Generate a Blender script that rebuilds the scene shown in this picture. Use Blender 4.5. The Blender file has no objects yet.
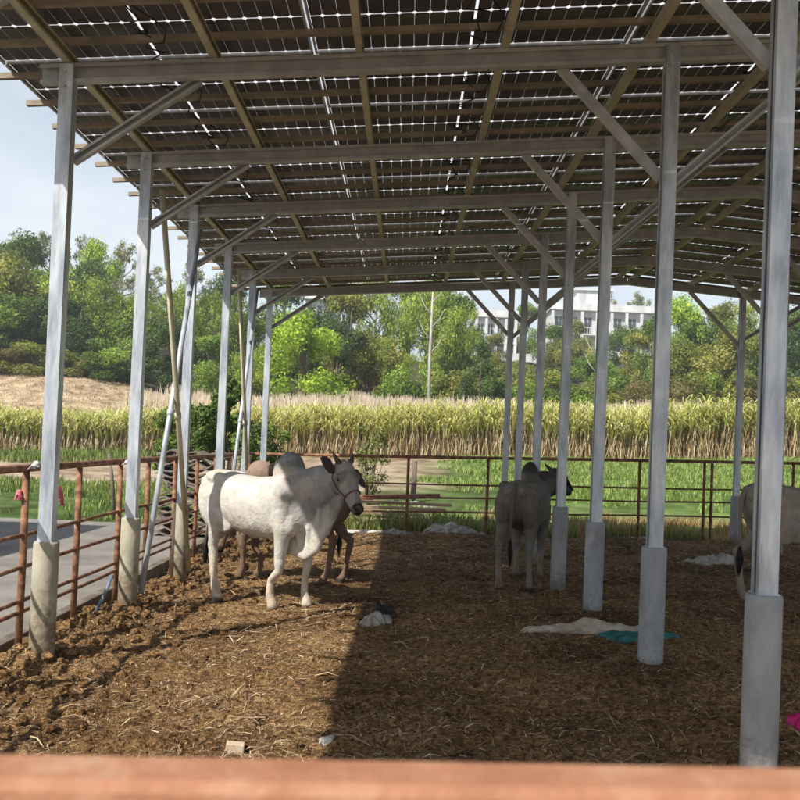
import bpy, bmesh, math, random
import numpy as np
from mathutils import Vector, Matrix, noise as mnoise
rng = np.random.default_rng(7); random.seed(7)
sc = bpy.context.scene
COL = sc.collection
R = math.radians

# ------------------------------------------------------------------ camera model
F, CX, CY = 900.0, 403.3, 425.5          # of an 800 px square picture
YAW, PITCH, ROLL = -0.003, 0.016, -0.041
CAMZ = 1.45
_c, _s = math.cos(YAW), math.sin(YAW)
r0 = Vector((_c, -_s, 0)); f0 = Vector((_s*math.cos(PITCH), _c*math.cos(PITCH), math.sin(PITCH)))
u0 = r0.cross(f0)
RIGHT = r0*math.cos(ROLL) - u0*math.sin(ROLL)
UP = r0*math.sin(ROLL) + u0*math.cos(ROLL)
FWD = f0
def ray(u, v):
    return FWD + RIGHT*((u-CX)/F) - UP*((v-CY)/F)
def at(u, v, Y):
    d = ray(u, v); return Vector((0, 0, CAMZ)) + d*(Y/d.y)

# ------------------------------------------------------------------ numpy noise
def _hash(i, j, seed):
    i = i.astype(np.int64); j = j.astype(np.int64)
    h = (i*374761393 + j*668265263 + seed*1274126177) & 0xffffffff
    h = ((h ^ (h >> 13))*1274126177) & 0xffffffff
    h = h ^ (h >> 16)
    return (h & 0xffff)/65535.0
def vnoise(x, y, seed=0):
    x = np.asarray(x, float); y = np.asarray(y, float)
    i = np.floor(x); j = np.floor(y); fx = x-i; fy = y-j
    fx = fx*fx*(3-2*fx); fy = fy*fy*(3-2*fy)
    a = _hash(i, j, seed); b = _hash(i+1, j, seed); c = _hash(i, j+1, seed); d = _hash(i+1, j+1, seed)
    return (a*(1-fx)+b*fx)*(1-fy)+(c*(1-fx)+d*fx)*fy
def fbm(x, y, seed=0, oct=4):
    s = 0; a = 1; t = 0
    for o in range(oct):
        s = s + a*vnoise(x*2**o+o*17.3, y*2**o-o*9.1, seed+o); t += a; a *= .5
    return s/t
def sm(a, b, x):
    t = np.clip((np.asarray(x, float)-a)/(b-a), 0, 1); return t*t*(3-2*t)

# ------------------------------------------------------------------ structure constants
XL, XR, X3, X4 = -2.169, 1.547, 5.098, 8.81
Y0, S = 3.85, 1.672
dY = {0: -.018, 1: -.006, 2: .022, 3: -.024, 4: .036, 5: .052, 6: -.061}
def FY(k): return Y0+k*S+dY.get(k, 0)
HL, SL = 3.62, .075
XRIDGE = (XR+X3)/2
def roofz(x): return HL+SL*((x-XL) if x < XRIDGE else (2*XRIDGE-x-XL))

MOUNDS = [(xx, FY(k), .02+.03*((k*7+i*3) % 4)/3) for k in range(1, 6) for i, xx in enumerate((XL, XR))]
def bed_h(x, y):          # manure bedding inside the pen
    x = np.asarray(x, float); y = np.asarray(y, float)
    near = np.clip(.045*(x+2)-.03, -.08, .14)*(1-.8*sm(1.8, 3.6, x)); far = np.clip(.02*x, -.06, .1)
    b = near*(1-sm(7, 9, y))+far*sm(7, 9, y)
    b = b+.085*np.exp(-((x+2.25)/.42)**2)*(.5+.8*vnoise(y*.9, y*0+3, 5))*sm(9.5, 7.5, y)
    n = fbm(x*1.3, y*1.3, 11, 3)-.5
    c = fbm(x*5, y*5, 21, 4)
    c2 = np.abs(fbm(x*9+3, y*9, 31, 3)-.5)*2
    left = 1-.25*sm(-1.6, -.2, x)
    for (cx_, cy_, hh) in MOUNDS: b = b+hh*np.exp(-((x-cx_)**2+(y-cy_)**2)/.028)
    b = b-.030*sm(.66, .80, vnoise(x*6.3+2, y*6.3, 88))*sm(.35, .6, vnoise(x*.8, y*.8, 89))
    return b+.07*n+left*(.085*(c-.5)-.035*c2)+.02*(fbm(x*22, y*22, 41, 2)-.5)
def land_h(x, y):         # everything outside
    x = np.asarray(x, float); y = np.asarray(y, float)
    t = np.clip(x, -16, 16)
    h = -.12+sm(13, 17, y)*.08 + sm(15, 36, y)*(.84+.03*t)
    h = h+sm(46, 70, y)*2.6+sm(66, 130, y)*9+sm(130, 260, y)*3
    h = h+sm(-10, -24, x)*(sm(42, 64, y)*2.3)+sm(-20, -60, x)*sm(70, 110, y)*3
    h = h+(fbm(x*.25, y*.25, 3, 4)-.5)*.5*sm(15, 40, y)+(fbm(x*1.2, y*1.2, 8, 3)-.5)*.09*sm(14.6, 18, y)
    return h
def bedz(x, y): return float(bed_h(x, y))
def landz(x, y): return float(land_h(x, y))
def on_bed(u, v):
    y = 7.
    d = ray(u, v); z = 0.
    for _ in range(12):
        tt = (z-CAMZ)/d.z; p = Vector((0, 0, CAMZ))+d*tt; z = bedz(p.x, p.y)*.5+z*.5
    return p

# ------------------------------------------------------------------ helpers: objects
def props(o, label=None, cat=None, group=None, kind=None):
    if label: o['label'] = label
    if cat: o['category'] = cat
    if group: o['group'] = group
    if kind: o['kind'] = kind
    return o
def empty(name, loc, label, cat, group=None, rz=0):
    o = bpy.data.objects.new(name, None); COL.objects.link(o); o.location = loc; o.rotation_euler = (0, 0, rz)
    o.empty_display_size = .1
    return props(o, label, cat, group)
def link(name, me, parent=None, loc=None):
    o = bpy.data.objects.new(name, me); COL.objects.link(o)
    if parent is not None: o.parent = parent
    if loc is not None: o.location = loc
    return o
def copy_tree(o, parent=None):
    c = o.copy(); COL.objects.link(c)
    if parent is not None: c.parent = parent
    for ch in [k for k in bpy.data.objects if k.parent == o]: copy_tree(ch, c)
    return c
def npmesh(name, V, Fq, mats, cols=None, smooth=False, mi=None, n=4):
    V = np.asarray(V, np.float32); Fq = np.asarray(Fq, np.int32)
    me = bpy.data.meshes.new(name)
    me.vertices.add(len(V)); me.vertices.foreach_set('co', V.ravel())
    me.loops.add(Fq.size); me.loops.foreach_set('vertex_index', Fq.ravel())
    me.polygons.add(len(Fq)); me.polygons.foreach_set('loop_start', np.arange(0, Fq.size, n, dtype=np.int32))
    try: me.polygons.foreach_set('loop_total', np.full(len(Fq), n, np.int32))
    except Exception: pass
    if mi is not None: me.polygons.foreach_set('material_index', np.asarray(mi, np.int32))
    me.polygons.foreach_set('use_smooth', np.full(len(Fq), smooth))
    for m in (mats if isinstance(mats, (list, tuple)) else [mats]): me.materials.append(m)
    if cols is not None:
        a = me.color_attributes.new('Col', 'FLOAT_COLOR', 'POINT')
        c = np.ones((len(V), 4), np.float32); c[:, :3] = cols; a.data.foreach_set('color', c.ravel())
    me.update(); me.validate()
    return me

class MB:
    def __init__(self): self.v = []; self.f = []; self.m = []
    def quadbox(self, P, mi=0):        # 8 points: bottom 4 ccw, top 4 ccw
        b = len(self.v); self.v += [tuple(p) for p in P]
        for q in ((3, 2, 1, 0), (4, 5, 6, 7), (0, 1, 5, 4), (1, 2, 6, 5), (2, 3, 7, 6), (3, 0, 4, 7)):
            self.f.append([b+i for i in q]); self.m.append(mi)
    def box(self, x0, x1, y0, y1, z0, z1, mi=0):
        self.quadbox([(x0, y0, z0), (x1, y0, z0), (x1, y1, z0), (x0, y1, z0), (x0, y0, z1), (x1, y0, z1), (x1, y1, z1), (x0, y1, z1)], mi)
    def bar(self, a, b, w, h, up=(0, 0, 1), mi=0):
        a = Vector(a); b = Vector(b); d = (b-a).normalized(); up = Vector(up)
        if abs(d.dot(up)) > .98: up = Vector((0, 1, 0))
        s = d.cross(up).normalized(); t = s.cross(d).normalized()
        P = []
        for q in (-1, 1):
            for (p, e) in ((a, -1), (b, 1)): pass
        P = [a-s*w/2-t*h/2, a+s*w/2-t*h/2, b+s*w/2-t*h/2, b-s*w/2-t*h/2, a-s*w/2+t*h/2, a+s*w/2+t*h/2, b+s*w/2+t*h/2, b-s*w/2+t*h/2]
        self.quadbox(P, mi)
    def channel(self, a, b, w, h, t=.004, lip=.015, up=(0, 0, 1), mi=0):   # C section, open side +s
        a = Vector(a); b = Vector(b); d = (b-a).normalized(); up = Vector(up)
        if abs(d.dot(up)) > .98: up = Vector((0, 1, 0))
        s = d.cross(up).normalized(); q = s.cross(d).normalized()
        def bb(s0, s1, q0, q1):
            P = []
            for qq in (q0, q1):
                P += [a+s*s0+q*qq, a+s*s1+q*qq, b+s*s1+q*qq, b+s*s0+q*qq]
            self.quadbox(P, mi)
        bb(-w/2, -w/2+t, -h/2, h/2)
        bb(-w/2+t, w/2, h/2-t, h/2); bb(-w/2+t, w/2, -h/2, -h/2+t)
        bb(w/2-t, w/2, h/2-t-lip, h/2-t); bb(w/2-t, w/2, -h/2+t, -h/2+t+lip)
    def tube(self, pts, rad, n=8, cap=True, mi=0, flat=1.):
        pts = [Vector(p) for p in pts]
        if not isinstance(rad, (list, tuple)): rad = [rad]*len(pts)
        rings = []; prev = None
        for i, p in enumerate(pts):
            d = (pts[min(i+1, len(pts)-1)]-pts[max(i-1, 0)]).normalized()
            if prev is None:
                ref = Vector((0, 0, 1)) if abs(d.z) < .9 else Vector((0, 1, 0))
                s = d.cross(ref).normalized()
            else:
                s = (prev-d*prev.dot(d)).normalized()
            prev = s; t = d.cross(s)
            b = len(self.v)
            for k in range(n):
                a = 2*math.pi*k/n; self.v.append(tuple(p+(s*math.cos(a)+t*math.sin(a)*flat)*rad[i]))
            rings.append(b)
        for i in range(len(rings)-1):
            for k in range(n):
                self.f.append([rings[i]+k, rings[i]+(k+1) % n, rings[i+1]+(k+1) % n, rings[i+1]+k]); self.m.append(mi)
        if cap:
            self.f.append([rings[0]+k for k in range(n)][::-1]); self.f.append([rings[-1]+k for k in range(n)]); self.m += [mi, mi]
    def ell(self, c, r, n=12, m=8, rot=None, mi=0, jit=0.):
        c = Vector(c); b = len(self.v)
        M = rot or Matrix.Identity(3)
        for i in range(m+1):
            th = math.pi*i/m
            for k in range(n):
                ph = 2*math.pi*k/n
                p = Vector((r[0]*math.sin(th)*math.cos(ph), r[1]*math.sin(th)*math.sin(ph), r[2]*math.cos(th)))
                if jit: p *= 1+jit*(mnoise.noise((p+c)*6)*1.0)
                self.v.append(tuple(c+M@p))
        for i in range(m):
            for k in range(n):
                self.f.append([b+i*n+k, b+(i+1)*n+k, b+(i+1)*n+(k+1) % n, b+i*n+(k+1) % n]); self.m.append(mi)
    def rings(self, R_, mi=0):     # list of rings (list of points), closed ends
        b0 = []
        for r in R_:
            b0.append(len(self.v)); self.v += [tuple(p) for p in r]
        n = len(R_[0])
        for i in range(len(R_)-1):
            for k in range(n):
                self.f.append([b0[i]+k, b0[i]+(k+1) % n, b0[i+1]+(k+1) % n, b0[i+1]+k]); self.m.append(mi)
        self.f.append([b0[0]+k for k in range(n)][::-1]); self.f.append([b0[-1]+k for k in range(n)]); self.m += [mi, mi]
    def mesh(self, name, mats, smooth=False, bevel=0):
        me = bpy.data.meshes.new(name)
        me.from_pydata([tuple(v) for v in self.v], [], self.f)
        for m in (mats if isinstance(mats, (list, tuple)) else [mats]): me.materials.append(m)
        for p, k in zip(me.polygons, self.m): p.material_index = k; p.use_smooth = smooth
        bm = bmesh.new(); bm.from_mesh(me); bmesh.ops.remove_doubles(bm, verts=bm.verts, dist=1e-6)
        bmesh.ops.recalc_face_normals(bm, faces=bm.faces)
        if bevel:
            bmesh.ops.bevel(bm, geom=[e for e in bm.edges if e.calc_face_angle(0) > .6], offset=bevel, segments=2, profile=.5, affect='EDGES')
        bm.to_mesh(me); bm.free(); me.update()
        return me
    def build(self, name, mats, parent=None, smooth=False, loc=None, bevel=0):
        return link(name, self.mesh(name, mats, smooth, bevel), parent, loc)

# ------------------------------------------------------------------ materials
def nt(m): m.use_nodes = True; t = m.node_tree; t.nodes.clear(); return t
def N(t, ty, **k):
    n = t.nodes.new(ty)
    for a, b in k.items():
        if a in n.inputs: n.inputs[a].default_value = b
        else: setattr(n, a, b)
    return n
def ramp(t, stops, fac):
    r = N(t, 'ShaderNodeValToRGB'); e = r.color_ramp.elements
    while len(e) < len(stops): e.new(.5)
    for k, (p, c) in enumerate(stops): e[k].position = p; e[k].color = (*c, 1)
    t.links.new(fac, r.inputs[0]); return r.outputs[0]
def pbr(name, stops, scale=5, rough=.8, metal=0., bump=0., bscale=30, detail=6, stretch=(1, 1, 1), attr=False, world=False, spec=.3, rvar=0, bdist=.01):
    m = bpy.data.materials.new(name); t = nt(m); L = t.links.new
    out = N(t, 'ShaderNodeOutputMaterial'); b = N(t, 'ShaderNodeBsdfPrincipled'); L(b.outputs[0], out.inputs[0])
    b.inputs['Roughness'].default_value = rough; b.inputs['Metallic'].default_value = metal
    b.inputs['Specular IOR Level'].default_value = spec
    if world: co = N(t, 'ShaderNodeNewGeometry').outputs['Position']
    else: co = N(t, 'ShaderNodeTexCoord').outputs['Object']
    mp = N(t, 'ShaderNodeMapping'); mp.inputs['Scale'].default_value = stretch; L(co, mp.inputs[0])
    n = N(t, 'ShaderNodeTexNoise'); n.inputs['Scale'].default_value = scale; n.inputs['Detail'].default_value = detail; n.inputs['Roughness'].default_value = .65
    L(mp.outputs[0], n.inputs['Vector'])
    c = ramp(t, stops, n.outputs['Fac'])
    if attr:
        a = N(t, 'ShaderNodeAttribute'); a.attribute_name = 'Col'
        mx = N(t, 'ShaderNodeMix'); mx.data_type = 'RGBA'; mx.blend_type = 'MULTIPLY'; mx.inputs[0].default_value = 1
        L(a.outputs['Color'], mx.inputs[6]); L(c, mx.inputs[7]); c = mx.outputs[2]
    L(c, b.inputs['Base Color'])
    if rvar:
        mr = N(t, 'ShaderNodeMapRange'); mr.inputs[3].default_value = rough-rvar; mr.inputs[4].default_value = rough+rvar
        L(n.outputs['Fac'], mr.inputs[0]); L(mr.outputs[0], b.inputs['Roughness'])
    if bump:
        n2 = N(t, 'ShaderNodeTexNoise'); n2.inputs['Scale'].default_value = bscale; n2.inputs['Detail'].default_value = 5
        L(mp.outputs[0], n2.inputs['Vector']); bp = N(t, 'ShaderNodeBump'); bp.inputs['Strength'].default_value = bump; bp.inputs['Distance'].default_value = bdist
        L(n2.outputs['Fac'], bp.inputs['Height']); L(bp.outputs[0], b.inputs['Normal'])
    return m
def leafmat(name, trans=.35):
    m = bpy.data.materials.new(name); t = nt(m); L = t.links.new
    out = N(t, 'ShaderNodeOutputMaterial'); a = N(t, 'ShaderNodeAttribute'); a.attribute_name = 'Col'
    oi = N(t, 'ShaderNodeObjectInfo'); hs = N(t, 'ShaderNodeHueSaturation')
    mr = N(t, 'ShaderNodeMapRange'); mr.inputs[3].default_value = .8; mr.inputs[4].default_value = 1.2
    L(oi.outputs['Random'], mr.inputs[0]); L(mr.outputs[0], hs.inputs['Value']); L(a.outputs['Color'], hs.inputs['Color'])
    d = N(t, 'ShaderNodeBsdfPrincipled'); d.inputs['Roughness'].default_value = .55; d.inputs['Specular IOR Level'].default_value = .25
    tr = N(t, 'ShaderNodeBsdfTranslucent'); mx = N(t, 'ShaderNodeMixShader'); mx.inputs[0].default_value = trans
    L(hs.outputs[0], d.inputs['Base Color']); L(hs.outputs[0], tr.inputs['Color'])
    L(d.outputs[0], mx.inputs[1]); L(tr.outputs[0], mx.inputs[2]); L(mx.outputs[0], out.inputs[0])
    return m
M = {}
M['galv'] = pbr('galvanised_steel', [(.3, (.26, .29, .33)), (.45, (.42, .46, .51)), (.55, (.54, .58, .63)), (.7, (.70, .74, .78))], 11, .42, .35, .05, 60, stretch=(1, 1, .2), rvar=.1)
M['galvdark'] = pbr('weathered_steel', [(.3, (.34, .35, .35)), (.7, (.54, .54, .53))], 7, .45, .35, .05, 50)
M['olive'] = pbr('bounce_tinted_steel', [(.3, (.42, .40, .27)), (.7, (.62, .58, .42))], 7, .55, .25, .05, 50)  # galvanised steel, yellowish bounce light off the bedding painted into the colour
M['brownrail'] = pbr('brown_rail', [(.3, (.20, .165, .12)), (.7, (.36, .30, .22))], 5, .6, .2, .05, 50)
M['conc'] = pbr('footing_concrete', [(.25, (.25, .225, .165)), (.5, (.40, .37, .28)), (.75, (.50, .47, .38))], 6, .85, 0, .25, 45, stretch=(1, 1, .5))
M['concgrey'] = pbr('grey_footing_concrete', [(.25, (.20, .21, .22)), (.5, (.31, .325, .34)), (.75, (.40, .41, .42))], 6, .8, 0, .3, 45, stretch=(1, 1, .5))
M['pathconc'] = pbr('path_concrete', [(.25, (.14, .125, .11)), (.5, (.22, .20, .175)), (.8, (.30, .28, .25))], 1.6, .9, 0, .3, 30)
M['rust'] = pbr('rusty_pipe', [(.3, (.07, .035, .022)), (.45, (.17, .08, .045)), (.6, (.33, .17, .09)), (.78, (.50, .34, .24))], 14, .75, .1, .25, 80)
M['rustred'] = pbr('red_primer_rail', [(.3, (.28, .12, .065)), (.5, (.36, .17, .095)), (.72, (.46, .28, .18))], 12, .7, .0, .2, 120)
M['coat'] = pbr('cow_hide', [(.3, (.70, .66, .60)), (.5, (.95, .94, .92)), (.7, (1.04, 1.04, 1.04))], 7, .8, 0, .6, 42, attr=True, spec=.12, bdist=.012, detail=9)
M['horn'] = pbr('horn', [(.3, (.05, .035, .03)), (.7, (.12, .08, .06))], 20, .5)
M['earm'] = pbr('ear_hide', [(.3, (.75, .7, .7)), (.7, (1, 1, 1))], 20, .8, attr=True)
M['eye'] = pbr('eye', [(.3, (.01, .008, .006)), (.7, (.015, .01, .008))], 5, .15, spec=.6)
M['rope'] = pbr('rope', [(.3, (.10, .045, .03)), (.7, (.2, .10, .06))], 60, .8)
M['hair'] = pbr('tail_hair', [(.3, (.012, .01, .009)), (.7, (.04, .03, .025))], 30, .7)
M['black'] = pbr('black_plastic', [(.3, (.012, .012, .013)), (.7, (.03, .03, .03))], 10, .5)
M['bark'] = pbr('bark', [(.3, (.09, .07, .05)), (.7, (.22, .18, .14))], 6, .9, 0, .5, 20, stretch=(1, 1, .3))
M['palebark'] = pbr('pale_bark', [(.3, (.3, .28, .25)), (.7, (.5, .48, .44))], 6, .9, 0, .3, 20, stretch=(1, 1, .3))
M['leaf'] = leafmat('foliage')
M['cane'] = leafmat('cane_leaf', .3)
M['straw'] = pbr('straw', [(.3, (.8, .8, .8)), (.7, (1, 1, 1))], 3, .8, attr=True)
M['wood'] = pbr('old_plank', [(.3, (.20, .14, .09)), (.5, (.35, .25, .17)), (.75, (.5, .38, .27))], 5, .85, 0, .4, 25, stretch=(.3, 3, 3))
M['redpipe'] = pbr('rusty_long_pipe', [(.3, (.18, .07, .05)), (.7, (.33, .15, .10))], 8, .8)
M['sack'] = pbr('dirty_white_sack', [(.3, (.30, .27, .22)), (.5, (.52, .49, .44)), (.75, (.68, .66, .62))], 9, .8, 0, .5, 40)
M['whitebag'] = pbr('white_bag', [(.3, (.20, .17, .14)), (.45, (.42, .41, .38)), (.7, (.66, .66, .65))], 14, .6, 0, .4, 40)
M['pale_tarp'] = pbr('pale_tarp', [(.3, (.28, .22, .16)), (.5, (.42, .36, .29)), (.75, (.55, .50, .43))], 8, .8, 0, .5, 40)
M['teal'] = pbr('teal_tarp', [(.3, (.015, .05, .05)), (.5, (.03, .15, .15)), (.75, (.08, .27, .26))], 10, .6, 0, .5, 40)
M['magenta'] = pbr('magenta_plastic', [(.3, (.45, .01, .12)), (.7, (.62, .02, .20))], 8, .4)
M['pink'] = pbr('pink_cloth', [(.3, (.5, .10, .13)), (.7, (.72, .20, .24))], 20, .8)
M['bluehose'] = pbr('blue_grey_hose', [(.3, (.10, .14, .20)), (.7, (.2, .26, .33))], 9, .5)
M['bluebottle'] = pbr('blue_plastic', [(.3, (.15, .28, .5)), (.7, (.3, .45, .7))], 9, .3)
M['block'] = pbr('pale_block', [(.3, (.40, .30, .20)), (.7, (.62, .52, .38))], 12, .9, 0, .3, 50)
M['tile'] = pbr('dark_roof_tile', [(.3, (.10, .08, .07)), (.5, (.2, .16, .14)), (.75, (.36, .30, .26))], 9, .85, 0, .4, 40)
M['wall'] = pbr('white_plaster', [(.3, (.42, .42, .42)), (.5, (.60, .60, .60)), (.7, (.72, .72, .71))], .6, .9, stretch=(1, 1, .35))
M['curtain'] = pbr('curtain', [(.3, (.3, .27, .22)), (.7, (.5, .46, .4))], 2, .9)
M['wall2'] = pbr('cream_wall', [(.3, (.50, .45, .36)), (.7, (.62, .57, .47))], .8, .9)
M['glass'] = pbr('dark_window', [(.3, (.03, .04, .05)), (.7, (.10, .12, .14))], 1.5, .15, spec=.6)
M['roofgrey'] = pbr('grey_roof', [(.3, (.28, .27, .27)), (.7, (.42, .41, .40))], 1.5, .8)

M['kerb'] = pbr('stained_kerb', [(.3, (.07, .055, .04)), (.5, (.15, .12, .09)), (.75, (.28, .25, .2))], 5, .9, 0, .4, 30)
def dirty(m, z0, z1, col):
    t = m.node_tree; L = t.links.new; b = [n for n in t.nodes if n.type == 'BSDF_PRINCIPLED'][0]; src = b.inputs['Base Color'].links[0].from_socket
    g = N(t, 'ShaderNodeNewGeometry'); sx = N(t, 'ShaderNodeSeparateXYZ'); L(g.outputs['Position'], sx.inputs[0])
    n = N(t, 'ShaderNodeTexNoise'); n.inputs['Scale'].default_value = 16; n.inputs['Detail'].default_value = 7; n.inputs['Roughness'].default_value = .7; L(g.outputs['Position'], n.inputs['Vector'])
    mr = N(t, 'ShaderNodeMapRange'); mr.inputs[1].default_value = z0; mr.inputs[2].default_value = z1; mr.inputs[3].default_value = .72; mr.inputs[4].default_value = .30; L(sx.outputs[2], mr.inputs[0])
    ms = N(t, 'ShaderNodeMath'); ms.operation = 'LESS_THAN'; 
    sb = N(t, 'ShaderNodeMath'); sb.operation = 'SUBTRACT'; L(mr.outputs[0], sb.inputs[0]); L(n.outputs['Fac'], sb.inputs[1])
    m2 = N(t, 'ShaderNodeMapRange'); m2.inputs[1].default_value = -.10; m2.inputs[2].default_value = .16; m2.inputs[3].default_value = 0; m2.inputs[4].default_value = .8; L(sb.outputs[0], m2.inputs[0])
    mx = N(t, 'ShaderNodeMix'); mx.data_type = 'RGBA'; mx.inputs[7].default_value = (*col, 1); L(m2.outputs[0], mx.inputs[0]); L(src, mx.inputs[6]); L(mx.outputs[2], b.inputs['Base Color'])
dirty(M['conc'], .05, .55, (.13, .085, .045)); dirty(M['concgrey'], .02, .34, (.13, .105, .08)); dirty(M['whitebag'], -.1, .30, (.16, .11, .06))
def ground_mat(name, stops, scale, bump, attr=True):
    m = bpy.data.materials.new(name); t = nt(m); L = t.links.new
    out = N(t, 'ShaderNodeOutputMaterial'); b = N(t, 'ShaderNodeBsdfPrincipled'); L(b.outputs[0], out.inputs[0])
    b.inputs['Roughness'].default_value = .95; b.inputs['Specular IOR Level'].default_value = .1
    co = N(t, 'ShaderNodeNewGeometry').outputs['Position']
    n = N(t, 'ShaderNodeTexNoise'); n.inputs['Scale'].default_value = scale; n.inputs['Detail'].default_value = 8; n.inputs['Roughness'].default_value = .75
    n.inputs['Distortion'].default_value = 1.2
    L(co, n.inputs['Vector']); c = ramp(t, stops, n.outputs['Fac'])
    n3 = N(t, 'ShaderNodeTexNoise'); n3.inputs['Scale'].default_value = 1.1; n3.inputs['Detail'].default_value = 4; L(co, n3.inputs['Vector'])
    r3 = ramp(t, [(.34, (.48, .44, .40)), (.5, (.85, .83, .8)), (.66, (1.15, 1.15, 1.15))], n3.outputs['Fac'])
    mx = N(t, 'ShaderNodeMix'); mx.data_type = 'RGBA'; mx.blend_type = 'MULTIPLY'; mx.inputs[0].default_value = 1
    L(c, mx.inputs[6]); L(r3, mx.inputs[7]); c = mx.outputs[2]
    if attr:
        a = N(t, 'ShaderNodeAttribute'); a.attribute_name = 'Col'
        mx = N(t, 'ShaderNodeMix'); mx.data_type = 'RGBA'; mx.blend_type = 'MULTIPLY'; mx.inputs[0].default_value = 1
        L(a.outputs['Color'], mx.inputs[6]); L(c, mx.inputs[7]); c = mx.outputs[2]
    L(c, b.inputs['Base Color'])
    n2 = N(t, 'ShaderNodeTexNoise'); n2.inputs['Scale'].default_value = scale*2.2; n2.inputs['Detail'].default_value = 6; n2.inputs['Distortion'].default_value = 2.
    L(co, n2.inputs['Vector'])
    bp = N(t, 'ShaderNodeBump'); bp.inputs['Strength'].default_value = bump; bp.inputs['Distance'].default_value = .05
    L(n2.outputs['Fac'], bp.inputs['Height']); L(bp.outputs[0], b.inputs['Normal'])
    return m
M['bed'] = ground_mat('manure_bedding', [(.34, (.035, .020, .011)), (.44, (.18, .10, .044)), (.54, (.45, .27, .12)), (.69, (.80, .55, .30))], 22, 1.0, attr=False)
M['land'] = ground_mat('field_soil', [(.3, (.62, .62, .62)), (.5, (.9, .9, .9)), (.7, (1.2, 1.2, 1.2))], 2.5, .7)

PP_ = (14.22-1.05)/14
def panel_mat():
    m = bpy.data.materials.new('solar_glass'); t = nt(m); L = t.links.new
    out = N(t, 'ShaderNodeOutputMaterial')
    co = N(t, 'ShaderNodeTexCoord').outputs['Object']; sp = N(t, 'ShaderNodeSeparateXYZ'); L(co, sp.inputs[0])
    def mth(op, a, b=None, c=None):
        n = N(t, 'ShaderNodeMath'); n.operation = op
        for i, q in enumerate((a, b, c)):
            if q is None: continue
            if isinstance(q, (int, float)): n.inputs[i].default_value = q
            else: L(q, n.inputs[i])
        return n.outputs[0]
    ax = mth('ABSOLUTE', sp.outputs[0]); ay = mth('ABSOLUTE', sp.outputs[1])
    dx = mth('PINGPONG', sp.outputs[0], .0455)            # distance to a line every .091
    yline = mth('LESS_THAN', ay, .0055)
    yedge = mth('GREATER_THAN', ay, PP_/2-.011)
    xline = mth('LESS_THAN', dx, .0012)
    diamond = mth('LESS_THAN', mth('ADD', dx, mth('MINIMUM', ay, mth('SUBTRACT', PP_/2, ay))), .021)
    xc = mth('LESS_THAN', ax, .009)
    xe = mth('GREATER_THAN', ax, .982)
    g = mth('MAXIMUM', mth('MAXIMUM', yline, yedge), mth('MAXIMUM', xline, diamond)); g = mth('MAXIMUM', g, mth('MAXIMUM', xc, xe))
    cell = N(t, 'ShaderNodeBsdfPrincipled'); cell.inputs['Roughness'].default_value = .4; cell.inputs['Specular IOR Level'].default_value = .3
    nz = N(t, 'ShaderNodeTexNoise'); nz.inputs['Scale'].default_value = 3; L(co, nz.inputs['Vector'])
    L(ramp(t, [(.3, (.05, .042, .045)), (.7, (.11, .09, .085))], nz.outputs['Fac']), cell.inputs['Base Color'])
    tl = N(t, 'ShaderNodeBsdfTranslucent'); tl.inputs['Color'].default_value = (.8, .8, .8, 1)
    tp = N(t, 'ShaderNodeBsdfTransparent'); tp.inputs['Color'].default_value = (.9, .9, .92, 1)
    mg = N(t, 'ShaderNodeMixShader'); mg.inputs[0].default_value = .25; L(tl.outputs[0], mg.inputs[1]); L(tp.outputs[0], mg.inputs[2])
    mx = N(t, 'ShaderNodeMixShader'); L(g, mx.inputs[0]); L(cell.outputs[0], mx.inputs[1]); L(mg.outputs[0], mx.inputs[2])
    L(mx.outputs[0], out.inputs[0])
    return m
M['panel'] = panel_mat()

# ------------------------------------------------------------------ GROUND
def grid(xs, ys, hf):
    X, Y = np.meshgrid(xs, ys); Z = hf(X, Y)
    V = np.stack([X, Y, Z], -1).reshape(-1, 3); nx = len(xs)
    i = np.arange(len(ys)-1)[:, None]*nx+np.arange(nx-1)[None, :]
    Fq = np.stack([i, i+1, i+1+nx, i+nx], -1).reshape(-1, 4)
    return V, Fq
def axis(stops):     # [(pos, step), ...]
    out = [stops[0][0]]
    for (a, sa), (b, sb) in zip(stops[:-1], stops[1:]):
        p = a
        while True:
            p = p+(sa+(sb-sa)*(p-a)/(b-a))
            if p >= b-.4*sb: break
            out.append(p)
        out.append(b)
    return np.array(out)
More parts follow.
